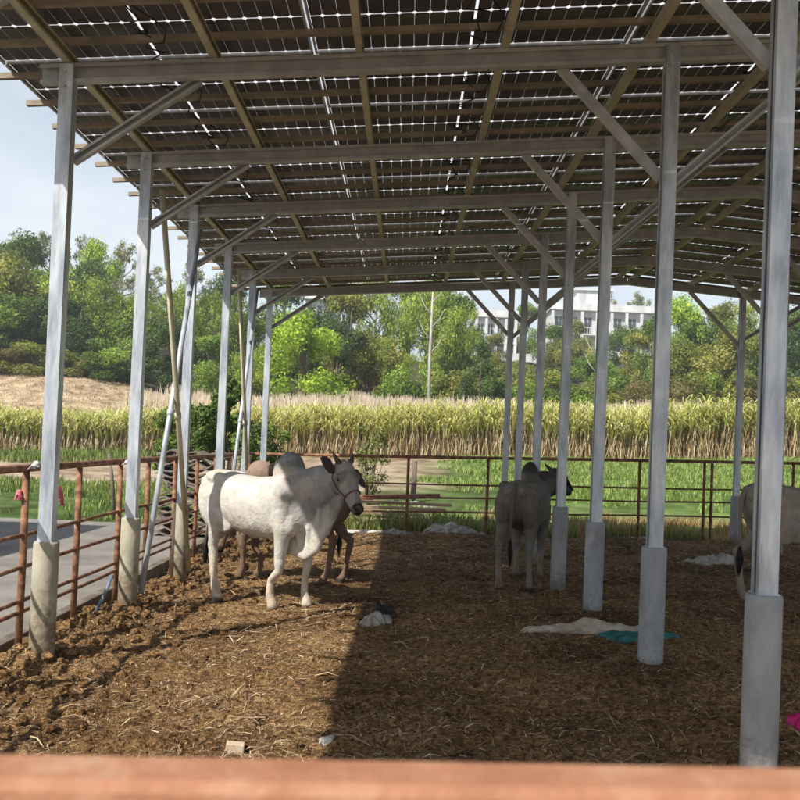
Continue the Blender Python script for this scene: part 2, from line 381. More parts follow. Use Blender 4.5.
# far ground sheet
def land_zone(x, y):
    n = fbm(x*.6, y*.6, 50, 4); n2 = fbm(x*2.2, y*2.2, 60, 3)
    dirt = np.array([.42, .33, .23]); grass = np.array([.085, .14, .035]); dry = np.array([.40, .29, .13]); stub = np.array([.50, .385, .25])
    forest = np.array([.10, .10, .05]); pale = np.array([.18, .24, .08])
    c = np.zeros(x.shape+(3,)); c[:] = dirt
    def mixin(w, col):
        w = np.clip(w, 0, 1)[..., None]; c[:] = c*(1-w)+col*w
    e = (n-.5)*3
    gl = sm(13.2, 13.8, y+e*.3)*sm(21.5, 20, y+e)*sm(-3, -5, x+e)                 # verge beyond the path, left
    mixin(gl*(.55+n2), grass)
    gr = sm(14.2, 15, y)*sm(36, 33, y+e)*sm(-1., 2.5, x+e-(y-20)*.10)
    mixin(gr, pale*(.8+.5*n2[..., None])); mixin(gr*sm(18.5, 21, y+e)*.9, grass*1.3)
    mixin(sm(14, 14.6, y)*sm(17.5, 16, y+e)*sm(1.5, 3.5, x)*sm(6.5, 4.5, x), dry)
    mixin(sm(14, 14.5, y)*sm(18.5, 16.5, y+e)*sm(-5, -3, x)*sm(3.5, 1.5, x)*(.3+n2), grass)
    mixin(sm(18, 19, y)*sm(23, 21.5, y+e)*sm(-3, -1, x)*sm(3, 2, x)*.8, grass)
    mixin(sm(28, 30, y+e)*sm(35, 34, y)*sm(-8, -11, x)*.8, grass)
    mixin(sm(33, 35, y)*sm(60, 50, y), np.array([.30, .22, .12]))
    mixin(sm(43, 46, y)*sm(-10, -15, x), stub*(.85+.35*n2[..., None]))
    mixin(sm(64, 68, y+e), forest)
    return c
xs = axis([(-220, 12), (-60, 3), (-26, .6), (-8, .22), (8, .22), (26, .6), (60, 3), (220, 12)])
ys = axis([(-60, 8), (-8, 2), (8, .5), (13, .2), (24, .2), (40, .5), (70, 1.4), (130, 4), (420, 20)])
def land_cut(X, Y):
    inside = (X > -2.55) & (X < 10.2) & (Y > -1) & (Y < 14.35)
    return np.where(inside, -.35, land_h(X, Y))
V, Fq = grid(xs, ys, land_cut)
g = link('ground', npmesh('ground', V, Fq, M['land'], cols=land_zone(V[:, 0], V[:, 1]), smooth=True)); props(g, kind='structure')
# bedding
xs = axis([(-2.52, .022), (-1.2, .022), (1.5, .03), (3.5, .045), (10.1, .3)])
ys = axis([(.9, .3), (3.2, .05), (3.6, .02), (6, .024), (9, .035), (14.3, .06)])
def bed_e(X, Y):
    ed = sm(-2.52, -2.44, X)*sm(14.32, 14.1, Y)
    return bed_h(X, Y)*ed-.16*(1-ed)
V, Fq = grid(xs, ys, bed_e)
g = link('manure_ground', npmesh('manure_ground', V, Fq, M['bed'], smooth=True)); props(g, kind='structure')
# concrete path along the pen
V, Fq = grid(axis([(-9.5, .5), (-2.62, .3)]), axis([(-4, .6), (14.3, .4)]), lambda X, Y: -.045+.02*(fbm(X*.8, Y*.8, 90, 3)-.5))
g = link('concrete_path', npmesh('concrete_path', V, Fq, M['pathconc'], smooth=True)); props(g, kind='structure')
m = MB(); m.box(-2.62, -2.53, -1, 14.35, -.3, .035); m.box(-2.62, 10.2, 14.352, 14.45, -.3, -.01)
g = m.build('kerb', M['kerb'], bevel=.008); props(g, kind='structure')

# straw litter on the bedding
def straws(n, xr, yr, lo, hi, wid, cols, zf, name, mat, label, flat=.25):
    y = yr[0]+(yr[1]-yr[0])*rng.random(n)**1.6; x = xr[0]+(xr[1]-xr[0])*rng.random(n)
    k = np.abs(x) < y*.5+.6; x = x[k]; y = y[k]; n = len(x)
    keep = vnoise(x*2.2, y*2.2, 77)+.45*rng.random(n) > .45; x = x[keep]; y = y[keep]; n = len(x)
    z = zf(x, y); L_ = (lo+(hi-lo)*rng.random(n)**2)*(.7+.06*y); a = rng.random(n)*np.pi*2; e = (rng.random(n)-.35)*flat*2
    d = np.stack([np.cos(a)*np.cos(e), np.sin(a)*np.cos(e), np.sin(e)], -1); s = np.stack([-np.sin(a), np.cos(a), (rng.random(n)-.5)*1.2], -1)
    w = wid*(.6+.8*rng.random(n))[:, None]*(.6+.09*y[:, None]); c = np.stack([x, y, z+.006], -1); L_ = L_[:, None]
    bend = np.stack([0*x, 0*x, L_[:, 0]*(rng.random(n)-.3)*.25], -1)
    P = np.stack([c-d*L_/2-s*w, c-d*L_/2+s*w, c+s*w+bend, c-s*w+bend, c+d*L_/2-s*w*.5, c+d*L_/2+s*w*.5], 1).reshape(-1, 3)
    b = np.arange(n)[:, None]*6
    Fq = np.concatenate([b+np.array([[0, 1, 2, 3]]), b+np.array([[3, 2, 5, 4]])])
    ci = rng.integers(0, len(cols), n); cc = np.array(cols)[ci]*(.7+.6*rng.random((n, 1)))
    o = link(name, npmesh(name, P, Fq, mat, cols=np.repeat(cc, 6, 0))); props(o, label, 'straw', kind='stuff'); return o
straws(170000, (-2.5, 7.5), (3.4, 14.2), .015, .075, .0016, [(.48, .34, .19), (.36, .23, .12), (.58, .44, .28), (.20, .115, .06), (.28, .17, .085), (.12, .07, .04), (.08, .05, .03)], bed_h, 'straw_litter', M['straw'], 'chopped straw and dry stalks trodden into the manure bedding')
straws(900, (-2.45, 5), (3.6, 12), .1, .26, .0025, [(.58, .46, .28), (.42, .31, .17)], bed_h, 'loose_stalks', M['straw'], 'longer pale dry stalks lying on top of the bedding', flat=.12)

# manure clods, heaped along the left fence
def clods(n):
    allv = []; allf = []; base = 0
    ico = bmesh.new(); bmesh.ops.create_icosphere(ico, subdivisions=2, radius=1)
    iv = np.array([v.co[:] for v in ico.verts]); iff = np.array([[v.index for v in f.verts] for f in ico.faces]); ico.free()
    for i in range(n):
        if rng.random() < .55: x = -2.45+abs(rng.normal(0, .45))
        else: x = rng.uniform(-2.4, 3.5)
        y = 3.7+rng.random()**1.5*9
        s = (.008+.034*rng.random()**3)*(1.0 if x < -1.2 else .55)
        z = bedz(x, y)
        d = 1+1.3*(fbm(iv[:, 0]*1.7+i, iv[:, 1]*1.7+iv[:, 2]*1.3+i*.37, 5, 3)-.5)[:, None]
        v = iv*d*np.array([s*rng.uniform(.8, 1.6), s*rng.uniform(.8, 1.4), s*rng.uniform(.5, .9)])
        a = rng.random()*6.28; v = np.stack([v[:, 0]*np.cos(a)-v[:, 1]*np.sin(a), v[:, 0]*np.sin(a)+v[:, 1]*np.cos(a), v[:, 2]], -1)
        allv.append(v+[x, y, z+s*.15]); allf.append(iff+base); base += len(iv)
    return npmesh('manure_clods', np.concatenate(allv), np.concatenate(allf), M['bed'], smooth=False, n=3)
o = link('manure_clods', clods(3200)); props(o, 'crumbly brown clods of manure heaped along the left fence', 'manure', kind='stuff')

# ------------------------------------------------------------------ SHED
shed = empty('cattle_shed', (3.3, 7.6, 0), 'galvanised steel cattle shed with a solar panel roof standing over the manure pen', 'shed')
def sp(mb, name, mat, smooth=False, bevel=0, parent=None):      # part of the shed in world coordinates
    o = mb.build(name, mat, parent or shed, smooth, None, bevel)
    o.matrix_parent_inverse = Matrix.Translation(shed.location).inverted() if (parent is None) else Matrix.Identity(4)
    return o
# columns
FH = {'L': .739, 'R': .855}
def column(x, k):
    y = FY(k); zb = bedz(x, y); top = roofz(x)+.05; fh = .74 if x < 0 else (.86 if x < 3 else .8)
    m = MB(); m.channel((x, y, fh-.3), (x, y, top), .084, .082, .005, .022, up=(0, 1, 0))
    m.box(x-.047, x-.0425, y-.03, y+.03, top-.19, top-.01)
    m.box(x-.049, x+.049, y-.047, y+.047, fh+.0, fh+.006)
    for bz in (top-.05, top-.14): m.tube([(x-.01, y-.042, bz), (x-.01, y-.053, bz)], .011, 6)
    c = sp(m, 'column', M['galv'])
    f = MB(); n = 28; R_ = []
    rr = .076
    zs = [zb-.25, zb+.05, zb+.25, zb+.45, fh-.012, fh]
    for j, z in enumerate(zs):
        r = rr*(1 if j < len(zs)-1 else .93)
        R_.append([(x+r*math.cos(2*math.pi*q/n), y+r*math.sin(2*math.pi*q/n), z) for q in range(n)])
    f.rings(R_)
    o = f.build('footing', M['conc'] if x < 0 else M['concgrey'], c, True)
    for p in o.data.polygons:
        if abs(p.normal.z) > .6: p.use_smooth = False
    return c
for k in range(0, 7):
    for x in (XL, XR, X3, X4):
        if x == X4 and k % 2: continue
        if x == XL and k == 0: continue
        if x == X3 and k < 3: continue
        column(x, k)
YF, YE = 1.05, 14.22
for k in range(-1, 7):
    y = FY(k)
    for (xa, xb) in ((XL-.17, XRIDGE), (XRIDGE, 9.0)):
        za, zb_ = roofz(xa), roofz(min(xb, 8.98))
        if xa < 0: za = HL-SL*.17
        if xb > 8: zb_ = roofz(X4)-SL*.17
        yy = y+.0
        m = MB(); m.channel((xa+.001, yy+.0, za+.0), (xb-.001, yy, zb_), .05, .118, .005, .018)
        sp(m, 'beam', M['galvdark'])
    # knee braces
    def brace(a, b):
        m = MB(); m.channel((a[0], y+.058, a[1]), (b[0], y+.058, b[1]), .04, .058, .004, .012); sp(m, 'knee_brace', M['galvdark'])
    if k >= 0 or True:
        brace((XL+.03, HL-.52), (XL+.80, roofz(XL+.8)-.04))
        brace((XR-.03, roofz(XR)-.76), (XR-.68, roofz(XR-.68)-.04))
        brace((XR+.03, roofz(XR)-.80), (XR+.95, roofz(XR+.95)-.04))
        if k >= 3:
            brace((X3-.03, roofz(X3)-.78), (X3-.80, roofz(X3-.8)-.04))
            brace((X3+.03, roofz(X3)-.70), (X3+.95, roofz(X3+.95)-.04))
# ridge members along y between columns XR line
for xx in [XL+.895*i for i in range(0, 7)]+[2*XRIDGE-(XL+.895*i) for i in range(0, 7)]:
    if abs(xx-XRIDGE) < .2: xx += .0
    z = roofz(xx)+.059+.036
    m = MB(); m.channel((xx, YF, z), (xx, YE, z), .045, .07, .004, .012); sp(m, 'purlin', M['olive'])
PN = 14; PP = (YE-YF)/PN
EAVE = XRIDGE-6.02
th = math.atan(SL)
for j in range(PN*2+1):
    y = YF+j*PP/2 + .11
    y = min(y, YE-.03)
    for sgn in (-1, 1):
        xe = XRIDGE+sgn*6.10; xr = XRIDGE+sgn*.03
        ze = HL+SL*((XRIDGE-6.16)-XL)+.059+.072+.021; zr = roofz(XRIDGE-.03)+.059+.072+.021
        m = MB(); m.bar((xe, y, ze), (xr, y, zr), .038, .036); sp(m, 'rail', M['brownrail'])
# panels
pm = MB(); pm.box(-.993, .993, -PP/2+.004, PP/2-.004, 0, .006)
pme = pm.mesh('solar_panel', M['panel'])
fm = MB()
for (a, b) in ((-.998, -.984), (.984, .998)): fm.box(a, b, -PP/2+.006, PP/2-.006, -.026, -.0012)
fm.box(-.983, .983, -PP/2+.0005, -PP/2+.0035, -.02, -.0012); fme = fm.mesh('frame', M['galvdark'])
jm = MB(); jm.box(-.025, .025, .10, .15, -.022, -.001)
jme = jm.mesh('junction_box', M['black'], bevel=.003)
cmeshes = []
for q in range(3):
    cm = MB(); rr_ = random.Random(q)
    pts = [(-.0, -.28, -.02)]
    for i in range(1, 9): pts.append((rr_.uniform(-.10, .10), -.28+.075*i*1.25, -.035-rr_.random()*.055))
    pts.append((0, .46, -.03)); cm.tube(pts, .005, 5)
    cm.tube([(0, .12, -.02), (.07, .16, -.06), (.13, .1, -.085), (.17, 0, -.05), (.12, -.1, -.03), (.02, -.3, -.02)], .0045, 5)
    cmeshes.append(cm.mesh('cable', M['black'], True))
for sgn in (-1, 1):
    for i in range(3):
        for j in range(PN):
            xc = XRIDGE+sgn*(1.005+2.003*i); yc = YF+PP*(j+.5)
            z = roofz(xc)+.059+.072+.042+.027
            o = link('solar_panel', pme, shed); o.location = Vector((xc, yc, z))-shed.location; o.rotation_euler = (0, th*sgn, 0)
            for nm, me_ in (('frame', fme), ('junction_box', jme), ('cable', cmeshes[(i*5+j*2) % 3])):
                link(nm, me_, o)
# cross bracing in the left row
def pole(a, b, mat):
    a = Vector(a); b = Vector(b); m = MB(); m.tube([a, b], .024, 12); c = a.lerp(b, .45); d = (b-a).normalized()*.03
    m.tube([c-d, c+d], .031, 12); sp(m, 'cross_brace', mat, True)
for (ka, kb) in ((2, 3), (4, 5)):
    xo = XL+.075
    pole((xo-.0, FY(ka)+.1, .12), (xo, FY(kb)-.06, 3.42), M['galv'])
    pole((xo+.036, FY(kb)-.05, .1), (xo+.036, FY(ka)+.06, 3.40), M['olive'])

# ------------------------------------------------------------------ FENCES
def fence(name, label, pts, tops, rails, posts, extra=(), zrailfix=None, mat=None):
    a, b = Vector(pts[0]), Vector(pts[1]); e = empty(name, (a.x, a.y, 0), label, 'fence')
    inv = Matrix.Translation(e.location).inverted(); mat = mat or M['rust']
    def P(t, z): q = a.lerp(b, t); return Vector((q.x, q.y, z))
    def add(m, nm, mt=mat):
        o = m.build(nm, mt, e, True); o.matrix_parent_inverse = inv; return o
    zt = lambda t: tops[0]+(tops[1]-tops[0])*t
    m = MB(); m.tube([P(0, zt(0)), P(.25, zt(.25)-.004), P(.5, zt(.5)+.003), P(.75, zt(.75)-.003), P(1, zt(1))], .026, 10); add(m, 'top_rail')
    for r in rails:
        m = MB(); m.tube([P(t, zt(t)-r+.006*math.sin(t*23+r*9)) for t in np.linspace(0, 1, 13)], .0145, 8); add(m, 'rail')
    for t in posts:
        q = P(t, 0); ins = (-2.6 < q.x < 10.1 and q.y < 14.2)
        zb = (bedz(q.x, q.y) if ins else -.1)-.1
        m = MB(); m.tube([(q.x, q.y, zb), (q.x+.004, q.y, (zb+zt(t))/2), (q.x, q.y, zt(t)-.02)], .0235, 10); add(m, 'post')
    return e, P, inv
XF = -2.43
def left_y(u, x=XF):      # y of a vertical at column u (v~560)
    lo, hi = 2., 16.
    return None
Lp = []
for (u, v) in ((26, 480), (79, 480), (120, 480), (148, 478), (175, 475), (197, 472)):
    best = min(np.linspace(3, 16, 1300), key=lambda Y: abs(at(u, v, Y).x-XF)); Lp.append(float(best))
yA, yB = 2.2, 14.38
posts = [(3.4-yA)/(yB-yA), (4.4-yA)/(yB-yA)]+[(q-yA)/(yB-yA) for q in Lp]+[(q-yA)/(yB-yA) for q in (11.6, 12.8)]
fl, FP, finv = fence('pipe_fence', 'rusty brown pipe fence with four rails running along the concrete path on the left', ((XF, yA, 0), (XF, yB, 0)), (1.185, 1.14), (.43, .64, .86, .93), posts)
xa, xb = XF+.0, 9.8
def fx(u): return at(u, 500, 14.4).x
fp = [(fx(u)-xa)/(xb-xa) for u in (246, 326, 406, 486, 563, 638, 703, 710.5, 792)]
ff, FP2, finv2 = fence('pipe_fence', 'dark rusty pipe fence across the far end of the pen below the cane field', ((xa+.02, 14.4, 0), (xb, 14.4, 0)), (1.13, 1.42), (.44, .65, .88), fp+[1.0])

# near rail, out of focus
a = at(0, 751, .585); b = at(800, 765, .585); ex = (b-a)*1.6; a = a-ex+Vector((0, -.025, -.025)); b = b+ex+Vector((0, -.025, -.025))
e = empty('near_fence', (0, .56, 0), 'orange red fence rail crossing the bottom of the picture close to the camera', 'fence')
m = MB(); m.bar(a, b, .05, .05); o = m.build('rail', M['rustred'], e, bevel=.006); o.matrix_parent_inverse = Matrix.Translation(e.location).inverted()
for x in (-.9, .9):
    m = MB(); m.box(x-.025, x+.025, .535, .585, -.3, 1.21); o = m.build('post', M['rustred'], e, bevel=.004); o.matrix_parent_inverse = Matrix.Translation(e.location).inverted()
m = MB(); m.bar(a+Vector((0, .0, -.5)), b+Vector((0, .0, -.5)), .04, .04); o = m.build('rail', M['rustred'], e, bevel=.005); o.matrix_parent_inverse = Matrix.Translation(e.location).inverted()

# ------------------------------------------------------------------ COWS
def ring(c, d, up, w, hu, hd, n=20, sq=1.):
    c = Vector(c); d = Vector(d).normalized(); up = Vector(up); s = d.cross(up).normalized(); u = s.cross(d).normalized()
    P = []
    for k in range(n):
        a = 2*math.pi*k/n; ca, sa = math.cos(a), math.sin(a)
        P.append(c+s*w*math.copysign(abs(ca)**sq, ca)+u*(hu if sa > 0 else hd)*math.copysign(abs(sa)**sq, sa))
    return P
def make_cow(label, loc, rz, scale, coat, feet, head, tail_hang=True, group='zebu cattle in the pen', halter=False, xs_=1.):
    """feet: dict of local hoof (x,y,z) for fr, fl, hr, hl; head: dict poll, dir, up"""
    root = empty('cow', loc, label, 'cow', group, rz); root.scale = (scale*xs_, scale, scale)
    m = MB()
    T = [(-.70, 1.00, .05, .06, .08), (-.67, .99, .11, .12, .16), (-.60, .97, .165, .17, .22), (-.48, .95, .205, .20, .25), (-.32, .93, .225, .195, .27), (-.12, .89, .262, .215, .30),
         (.10, .885, .262, .225, .305), (.30, .885, .25, .24, .315), (.46, .91, .215, .25, .31), (.58, .94, .175, .235, .29), (.68, .97, .13, .19, .24), (.75, .98, .07, .12, .14)]
    T = np.array(T); tt = np.arange(len(T)); TT = []
    for q in np.linspace(0, len(T)-1, 45):
        i = int(min(q, len(T)-2)); f_ = q-i; p0, p1, p2, p3 = T[max(i-1, 0)], T[i], T[i+1], T[min(i+2, len(T)-1)]
        TT.append(.5*((2*p1)+(-p0+p2)*f_+(2*p0-5*p1+4*p2-p3)*f_*f_+(-p0+3*p1-3*p2+p3)*f_**3))
    m.rings([ring((x, 0, z), (1, 0, 0), (0, 0, 1), max(w, .02), hu, hd, 40, .92) for (x, z, w, hu, hd) in TT])
    # hip bones, spine, pin bones
    for s in (-1, 1):
        m.ell((-.43, s*.14, 1.075), (.15, .075, .06), rot=Matrix.Rotation(R(10), 3, 'Y')); m.ell((-.62, s*.085, 1.02), (.09, .05, .075))
        m.ell((.43, s*.155, .88), (.14, .085, .25), rot=Matrix.Rotation(R(14), 3, 'Y'))
        m.ell((.50, s*.13, .74), (.11, .08, .13))
        m.ell((-.50, s*.135, .86), (.165, .095, .24), rot=Matrix.Rotation(R(-18), 3, 'Y'))
        m.ell((-.36, s*.15, .72), (.11, .07, .15), rot=Matrix.Rotation(R(35), 3, 'Y'))
    # hump
    m.ell((.37, 0, 1.165), (.185, .10, .17), rot=Matrix.Rotation(R(-22), 3, 'Y')); m.ell((.50, 0, 1.10), (.20, .085, .11))
    # neck
    pl = Vector(head['poll']); hd = Vector(head['dir']).normalized(); hup = Vector(head['up'])
    nb = Vector((.56, 0, 1.0)); ne = pl+hd*.07-Vector((0, 0, .045))
    if head.get('low'): ne = pl+hd*.03
    nk = []
    for i in range(7):
        t = i/6; p = nb.lerp(ne, t); p.z += .03*math.sin(t*math.pi)
        nk.append(ring(p, (ne-nb), (0, 0, 1), .155*(1-t)+.085*t, .19*(1-t)+.09*t, .26*(1-t)+.115*t, 20))
    m.rings(nk)
    # head
    H = [(-.035, .05, .05, .05, 0), (0, .085, .075, .085, 0), (.06, .103, .088, .115, 0), (.13, .108, .085, .135, 0), (.19, .092, .076, .128, 0), (.26, .070, .066, .105, 0), (.33, .058, .057, .082, 0), (.39, .057, .052, .068, 0), (.435, .060, .048, .062, 0), (.465, .05, .036, .05, 0), (.478, .026, .018, .028, 0)]
    m.rings([ring(pl+hd*a, hd, hup, w, hu, hdn, 20, .9) for (a, w, hu, hdn, _) in H])
    hs = hd.cross(hup).normalized(); hu_ = hs.cross(hd).normalized()
    for s in (-1, 1):
        m.ell(pl+hd*.145+hs*s*.088+hu_*.035, (.034, .03, .03))       # brow
        m.ell(pl+hd*.445+hs*s*.032+hu_*.02, (.022, .02, .02))        # nostril wing
        m.ell(pl+hd*.16+hs*s*.07-hu_*.06, (.07, .03, .06))           # cheek
    # dewlap
    thr = pl+hd*.20-hu_*.13
    D_ = [thr, Vector((.90, 0, .83)), Vector((.84, 0, .68)), Vector((.74, 0, .55)), Vector((.60, 0, .47)), Vector((.46, 0, .50)), Vector((.34, 0, .58))]
    if head.get('low'): D_ = [thr, Vector((.74, 0, .60)), Vector((.66, 0, .55)), Vector((.55, 0, .54)), Vector((.42, 0, .58))]
    rr_ = []
    for i, p in enumerate(D_):
        d = (D_[min(i+1, len(D_)-1)]-D_[max(i-1, 0)])
        inn = Vector((.45, 0, .95))-p
        rr_.append(ring(p+Vector((0, .018*math.sin(i*2.1), 0)), d, inn, [.03, .035, .035, .035, .04, .045, .05][i], .20, .045+.012*math.sin(i*2.3), 16))
    m.rings(rr_)
    for i in range(7): 
        p = D_[-5 if len(D_) > 5 else -4].lerp(D_[-2], i/6.); m.tube([p+Vector((.0, .03*(-1)**i, .26)), p+Vector((.03, .052*(-1)**i, .12)), p+Vector((.02, .015*(-1)**i, -.02))], [.022, .026, .016], 8)
    # flank skin fold and belly
    for s in (-1, 1): m.ell((-.27, s*.16, .70), (.12, .03, .09), rot=Matrix.Rotation(R(-25), 3, 'Y'))
    m.ell((-.05, 0, .60), (.10, .03, .04))
    # legs
    for nm, s in (('fr', -1), ('fl', 1)):
        fx_, fy_, fz = feet[nm]; e = Vector((.47, s*.15, .70)); f = Vector((fx_, fy_, fz))
        kn = e.lerp(f, .47)+Vector((.025, 0, .02)); 
        m.tube([(.46, s*.145, .84), e, e.lerp(kn, .55), kn+Vector((0, 0, .05)), kn, kn+Vector((-.006, 0, -.06)), f+Vector((-.012, 0, .24)), f+Vector((-.015, 0, .13)), f+Vector((.0, 0, .085)), f+Vector((.022, 0, .045)), f+Vector((.03, 0, .0))],
               [.10, .088, .060, .050, .051, .040, .032, .037, .040, .047, .054], 14)
    for nm, s in (('hr', -1), ('hl', 1)):
        fx_, fy_, fz = feet[nm]; f = Vector((fx_, fy_, fz)); st = Vector((-.40, s*.145, .76))
        hk = Vector((fx_-.075, fy_*.98, fz+.46))
        m.tube([(-.46, s*.13, .92), st, st.lerp(hk, .45)+Vector((0, 0, .0)), st.lerp(hk, .78), hk+Vector((-.004, 0, .03)), hk+Vector((.008, 0, -.05)), f+Vector((-.045, 0, .26)), f+Vector((-.026, 0, .13)), f+Vector((-.006, 0, .085)), f+Vector((.02, 0, .045)), f+Vector((.03, 0, 0))],
               [.12, .108, .068, .047, .046, .042, .034, .038, .041, .047, .054], 14)
    me = m.mesh('tmp_body', M['coat'], True)
    o = bpy.data.objects.new('tmp_body', me); COL.objects.link(o)
    md = o.modifiers.new('r', 'REMESH'); md.mode = 'VOXEL'; md.voxel_size = .0105; md.use_smooth_shade = True
    ms = o.modifiers.new('s', 'SMOOTH'); ms.factor = .6; ms.iterations = 4
    dg = bpy.context.evaluated_depsgraph_get(); dg.update()
    bm = bpy.data.meshes.new_from_object(o.evaluated_get(dg)); bpy.data.objects.remove(o)
    bm.name = 'body'
    n = len(bm.vertices); co = np.zeros(n*3, np.float32); bm.vertices.foreach_get('co', co); co = co.reshape(-1, 3)
    # ribs and folds as gentle relief
    nrm = np.zeros(n*3, np.float32); bm.vertices.foreach_get('normal', nrm); nrm = nrm.reshape(-1, 3)
    rib = np.sin((co[:, 0]+.25*co[:, 2])*2*np.pi/.085)*sm(-.3, -.15, co[:, 0])*sm(.32, .15, co[:, 0])*sm(.66, .8, co[:, 2])*sm(1.08, .98, co[:, 2])
    fl = (fbm(co[:, 0]*7+co[:, 1]*3, co[:, 2]*7, 4, 3)-.5)
    co += nrm*(rib*.0045+fl*.016)[:, None]; bm.vertices.foreach_set('co', co.ravel())
    base, grey, dark, low = [np.array(c) for c in coat]
    c = np.tile(base, (n, 1))
    def mixc(w, col): 
        nonlocal c
        w = np.clip(w, 0, 1)[:, None]; c = c*(1-w)+col*w
    nz = fbm(co[:, 0]*6+co[:, 1]*4, co[:, 2]*6, 9, 3)
    fwd = sm(.30, .62, co[:, 0]+(nz-.5)*.3)*sm(.66, .9, co[:, 2]); mixc(fwd*.85, grey)
    mixc(sm(1.16, 1.24, co[:, 2]+(nz-.5)*.08)*sm(.1, .25, co[:, 0])*sm(.75, .6, co[:, 0]), grey*.8)
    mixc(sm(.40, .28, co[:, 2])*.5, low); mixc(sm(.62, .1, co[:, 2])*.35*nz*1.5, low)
    pv = np.array(pl); dv = np.array(hd); rel = co-pv; hx = rel@dv
    perp = np.linalg.norm(rel-np.outer(hx, dv), axis=1)
    ish = (hx > -.04)*(perp < .16)
    mixc(ish*sm(.30, .40, hx)*0.25, dark); mixc(ish*sm(.395, .42, hx+(nz-.5)*.03), dark)
    mixc(sm(.06, .02, co[:, 2]-np.interp(co[:, 0], [-.7, .7], [0, 0])), np.array([.10, .075, .055]) if base[0] > .3 else np.array([.04, .03, .025]))
    n7 = fbm(co[:, 0]*5+3, co[:, 2]*5+co[:, 1]*3, 33, 4); mixc(sm(.52, .66, n7)*sm(.85, .45, co[:, 2])*.45, np.array([.30, .22, .13])*(.6+.6*base[0]))
    mixc((nz > .62)*.25, low); n5 = fbm(co[:, 0]*22+co[:, 1]*9, co[:, 2]*22, 19, 3); mixc(sm(.5, .75, n5)*.22, low*.9)
    ex = rel-np.outer(hx, dv); mixc(ish*(np.abs(hx-.15) < .05)*sm(.075, .095, perp)*.5, dark*3)
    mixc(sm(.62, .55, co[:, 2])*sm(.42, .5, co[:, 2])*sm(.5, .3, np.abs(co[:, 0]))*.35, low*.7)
    a = bm.color_attributes.new('Col', 'FLOAT_COLOR', 'POINT'); cc = np.ones((n, 4), np.float32); cc[:, :3] = c; a.data.foreach_set('color', cc.ravel())
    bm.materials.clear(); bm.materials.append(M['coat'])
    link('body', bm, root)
    for s in (-1, 1):
        q = MB(); q.ell(pl+hd*.150+hs*s*.1005+hu_*.018, (.022, .020, .021), 12, 8); q.build('eye', M['eye'], root, True)
        # ear: leaf-shaped cup
        b0 = pl+hd*.055+hs*s*.092-hu_*.005; eu = head.get('earup', (-.55, -.55))[0 if s > 0 else 1]; dr = (hs*s*1.0+hu_*eu+hd*(.12 if eu < 0 else -.35)-Vector((0, 0, .12 if eu < 0 else 0))).normalized(); up_ = (hu_+hd*.2)
        q = MB(); q.rings([ring(b0+dr*(.21*t)-Vector((0, 0, .05 if eu < 0 else .0))*t*t, dr, up_, w, .008, .012, 14) for t, w in ((0, .022), (.12, .042), (.35, .064), (.6, .060), (.82, .036), (.97, .008))])
        me_ = q.mesh('ear', M['earm'], True); aa = me_.color_attributes.new('Col', 'FLOAT_COLOR', 'POINT'); ec = head.get('ear', (.06, .045, .04))
        for k in range(len(me_.vertices)): aa.data[k].color = (*ec, 1)
        link('ear', me_, root)
        if head.get('horn', True):
            h0 = pl+hd*.005+hs*s*.06+hu_*.05; hd2 = (hs*s*.75+hu_*.35-hd*.75).normalized(); q = MB()
            ln = head.get('hornl', .17)
            q.tube([h0-hd2*.02, h0+hd2*ln*.4, h0+hd2*ln*.8-hd*.02, h0+hd2*ln-hd*.045], [.027, .022, .013, .004], 10); q.build('horn', M['horn'], root, True)
    if halter:
        q = MB(); a_ = pl+hd*.30
        q.tube([a_+hs*math.cos(t)*.071+hu_*(math.sin(t)*(.069 if math.sin(t) > 0 else .098)-.0) for t in np.linspace(0, 2*math.pi, 21)], .0065, 6, cap=False)
        for s in (-1, 1):
            q.tube([a_+hs*s*.073-hu_*.02, pl+hd*.20+hs*s*.096-hu_*.05, pl+hd*.10+hs*s*.114-hu_*.05, pl+hd*.02+hs*s*.10-hu_*.0, pl-hd*.035+hs*s*.05+hu_*.05], .006, 6)
        q.build('halter', M['rope'], root, True)
    # tail
    q = MB(); x0 = -.705
    tp = [(x0+.06, 0, 1.09), (x0+.01, 0, 1.075), (x0-.02, .005, 1.0), (x0-.03, .012, .85), (x0-.022, .02, .68), (x0-.02, .02, .52)]
    sw = head.get('swing', (0, 0)); tp = [(a_[0]+sw[0]*min(1, i_/3), a_[1]+sw[1]*min(1, i_/3), a_[2]) for i_, a_ in enumerate(tp)]
    q.tube(tp, [.036, .034, .026, .018, .014, .012], 10); tl = q.build('tail', M['earm'], root, True)
    aa = tl.data.color_attributes.new('Col', 'FLOAT_COLOR', 'POINT')
    for k in range(len(tl.data.vertices)): aa.data[k].color = (*[float(z) for z in base*.8], 1)
    q = MB(); p = Vector(tp[-1])
    for i in range(26):
        a = random.random()*6.28; r = random.random()*.02
        q.tube([p+Vector((math.cos(a)*.006, math.sin(a)*.006, .03)), p+Vector((math.cos(a)*(r+.014), math.sin(a)*(r+.014), -.09)), p+Vector((math.cos(a)*r*.7, math.sin(a)*r*.7, -.20-random.random()*.06))], [.006, .006, .002], 4)
    q.build('tail_tuft', M['hair'], tl, True)
    return root

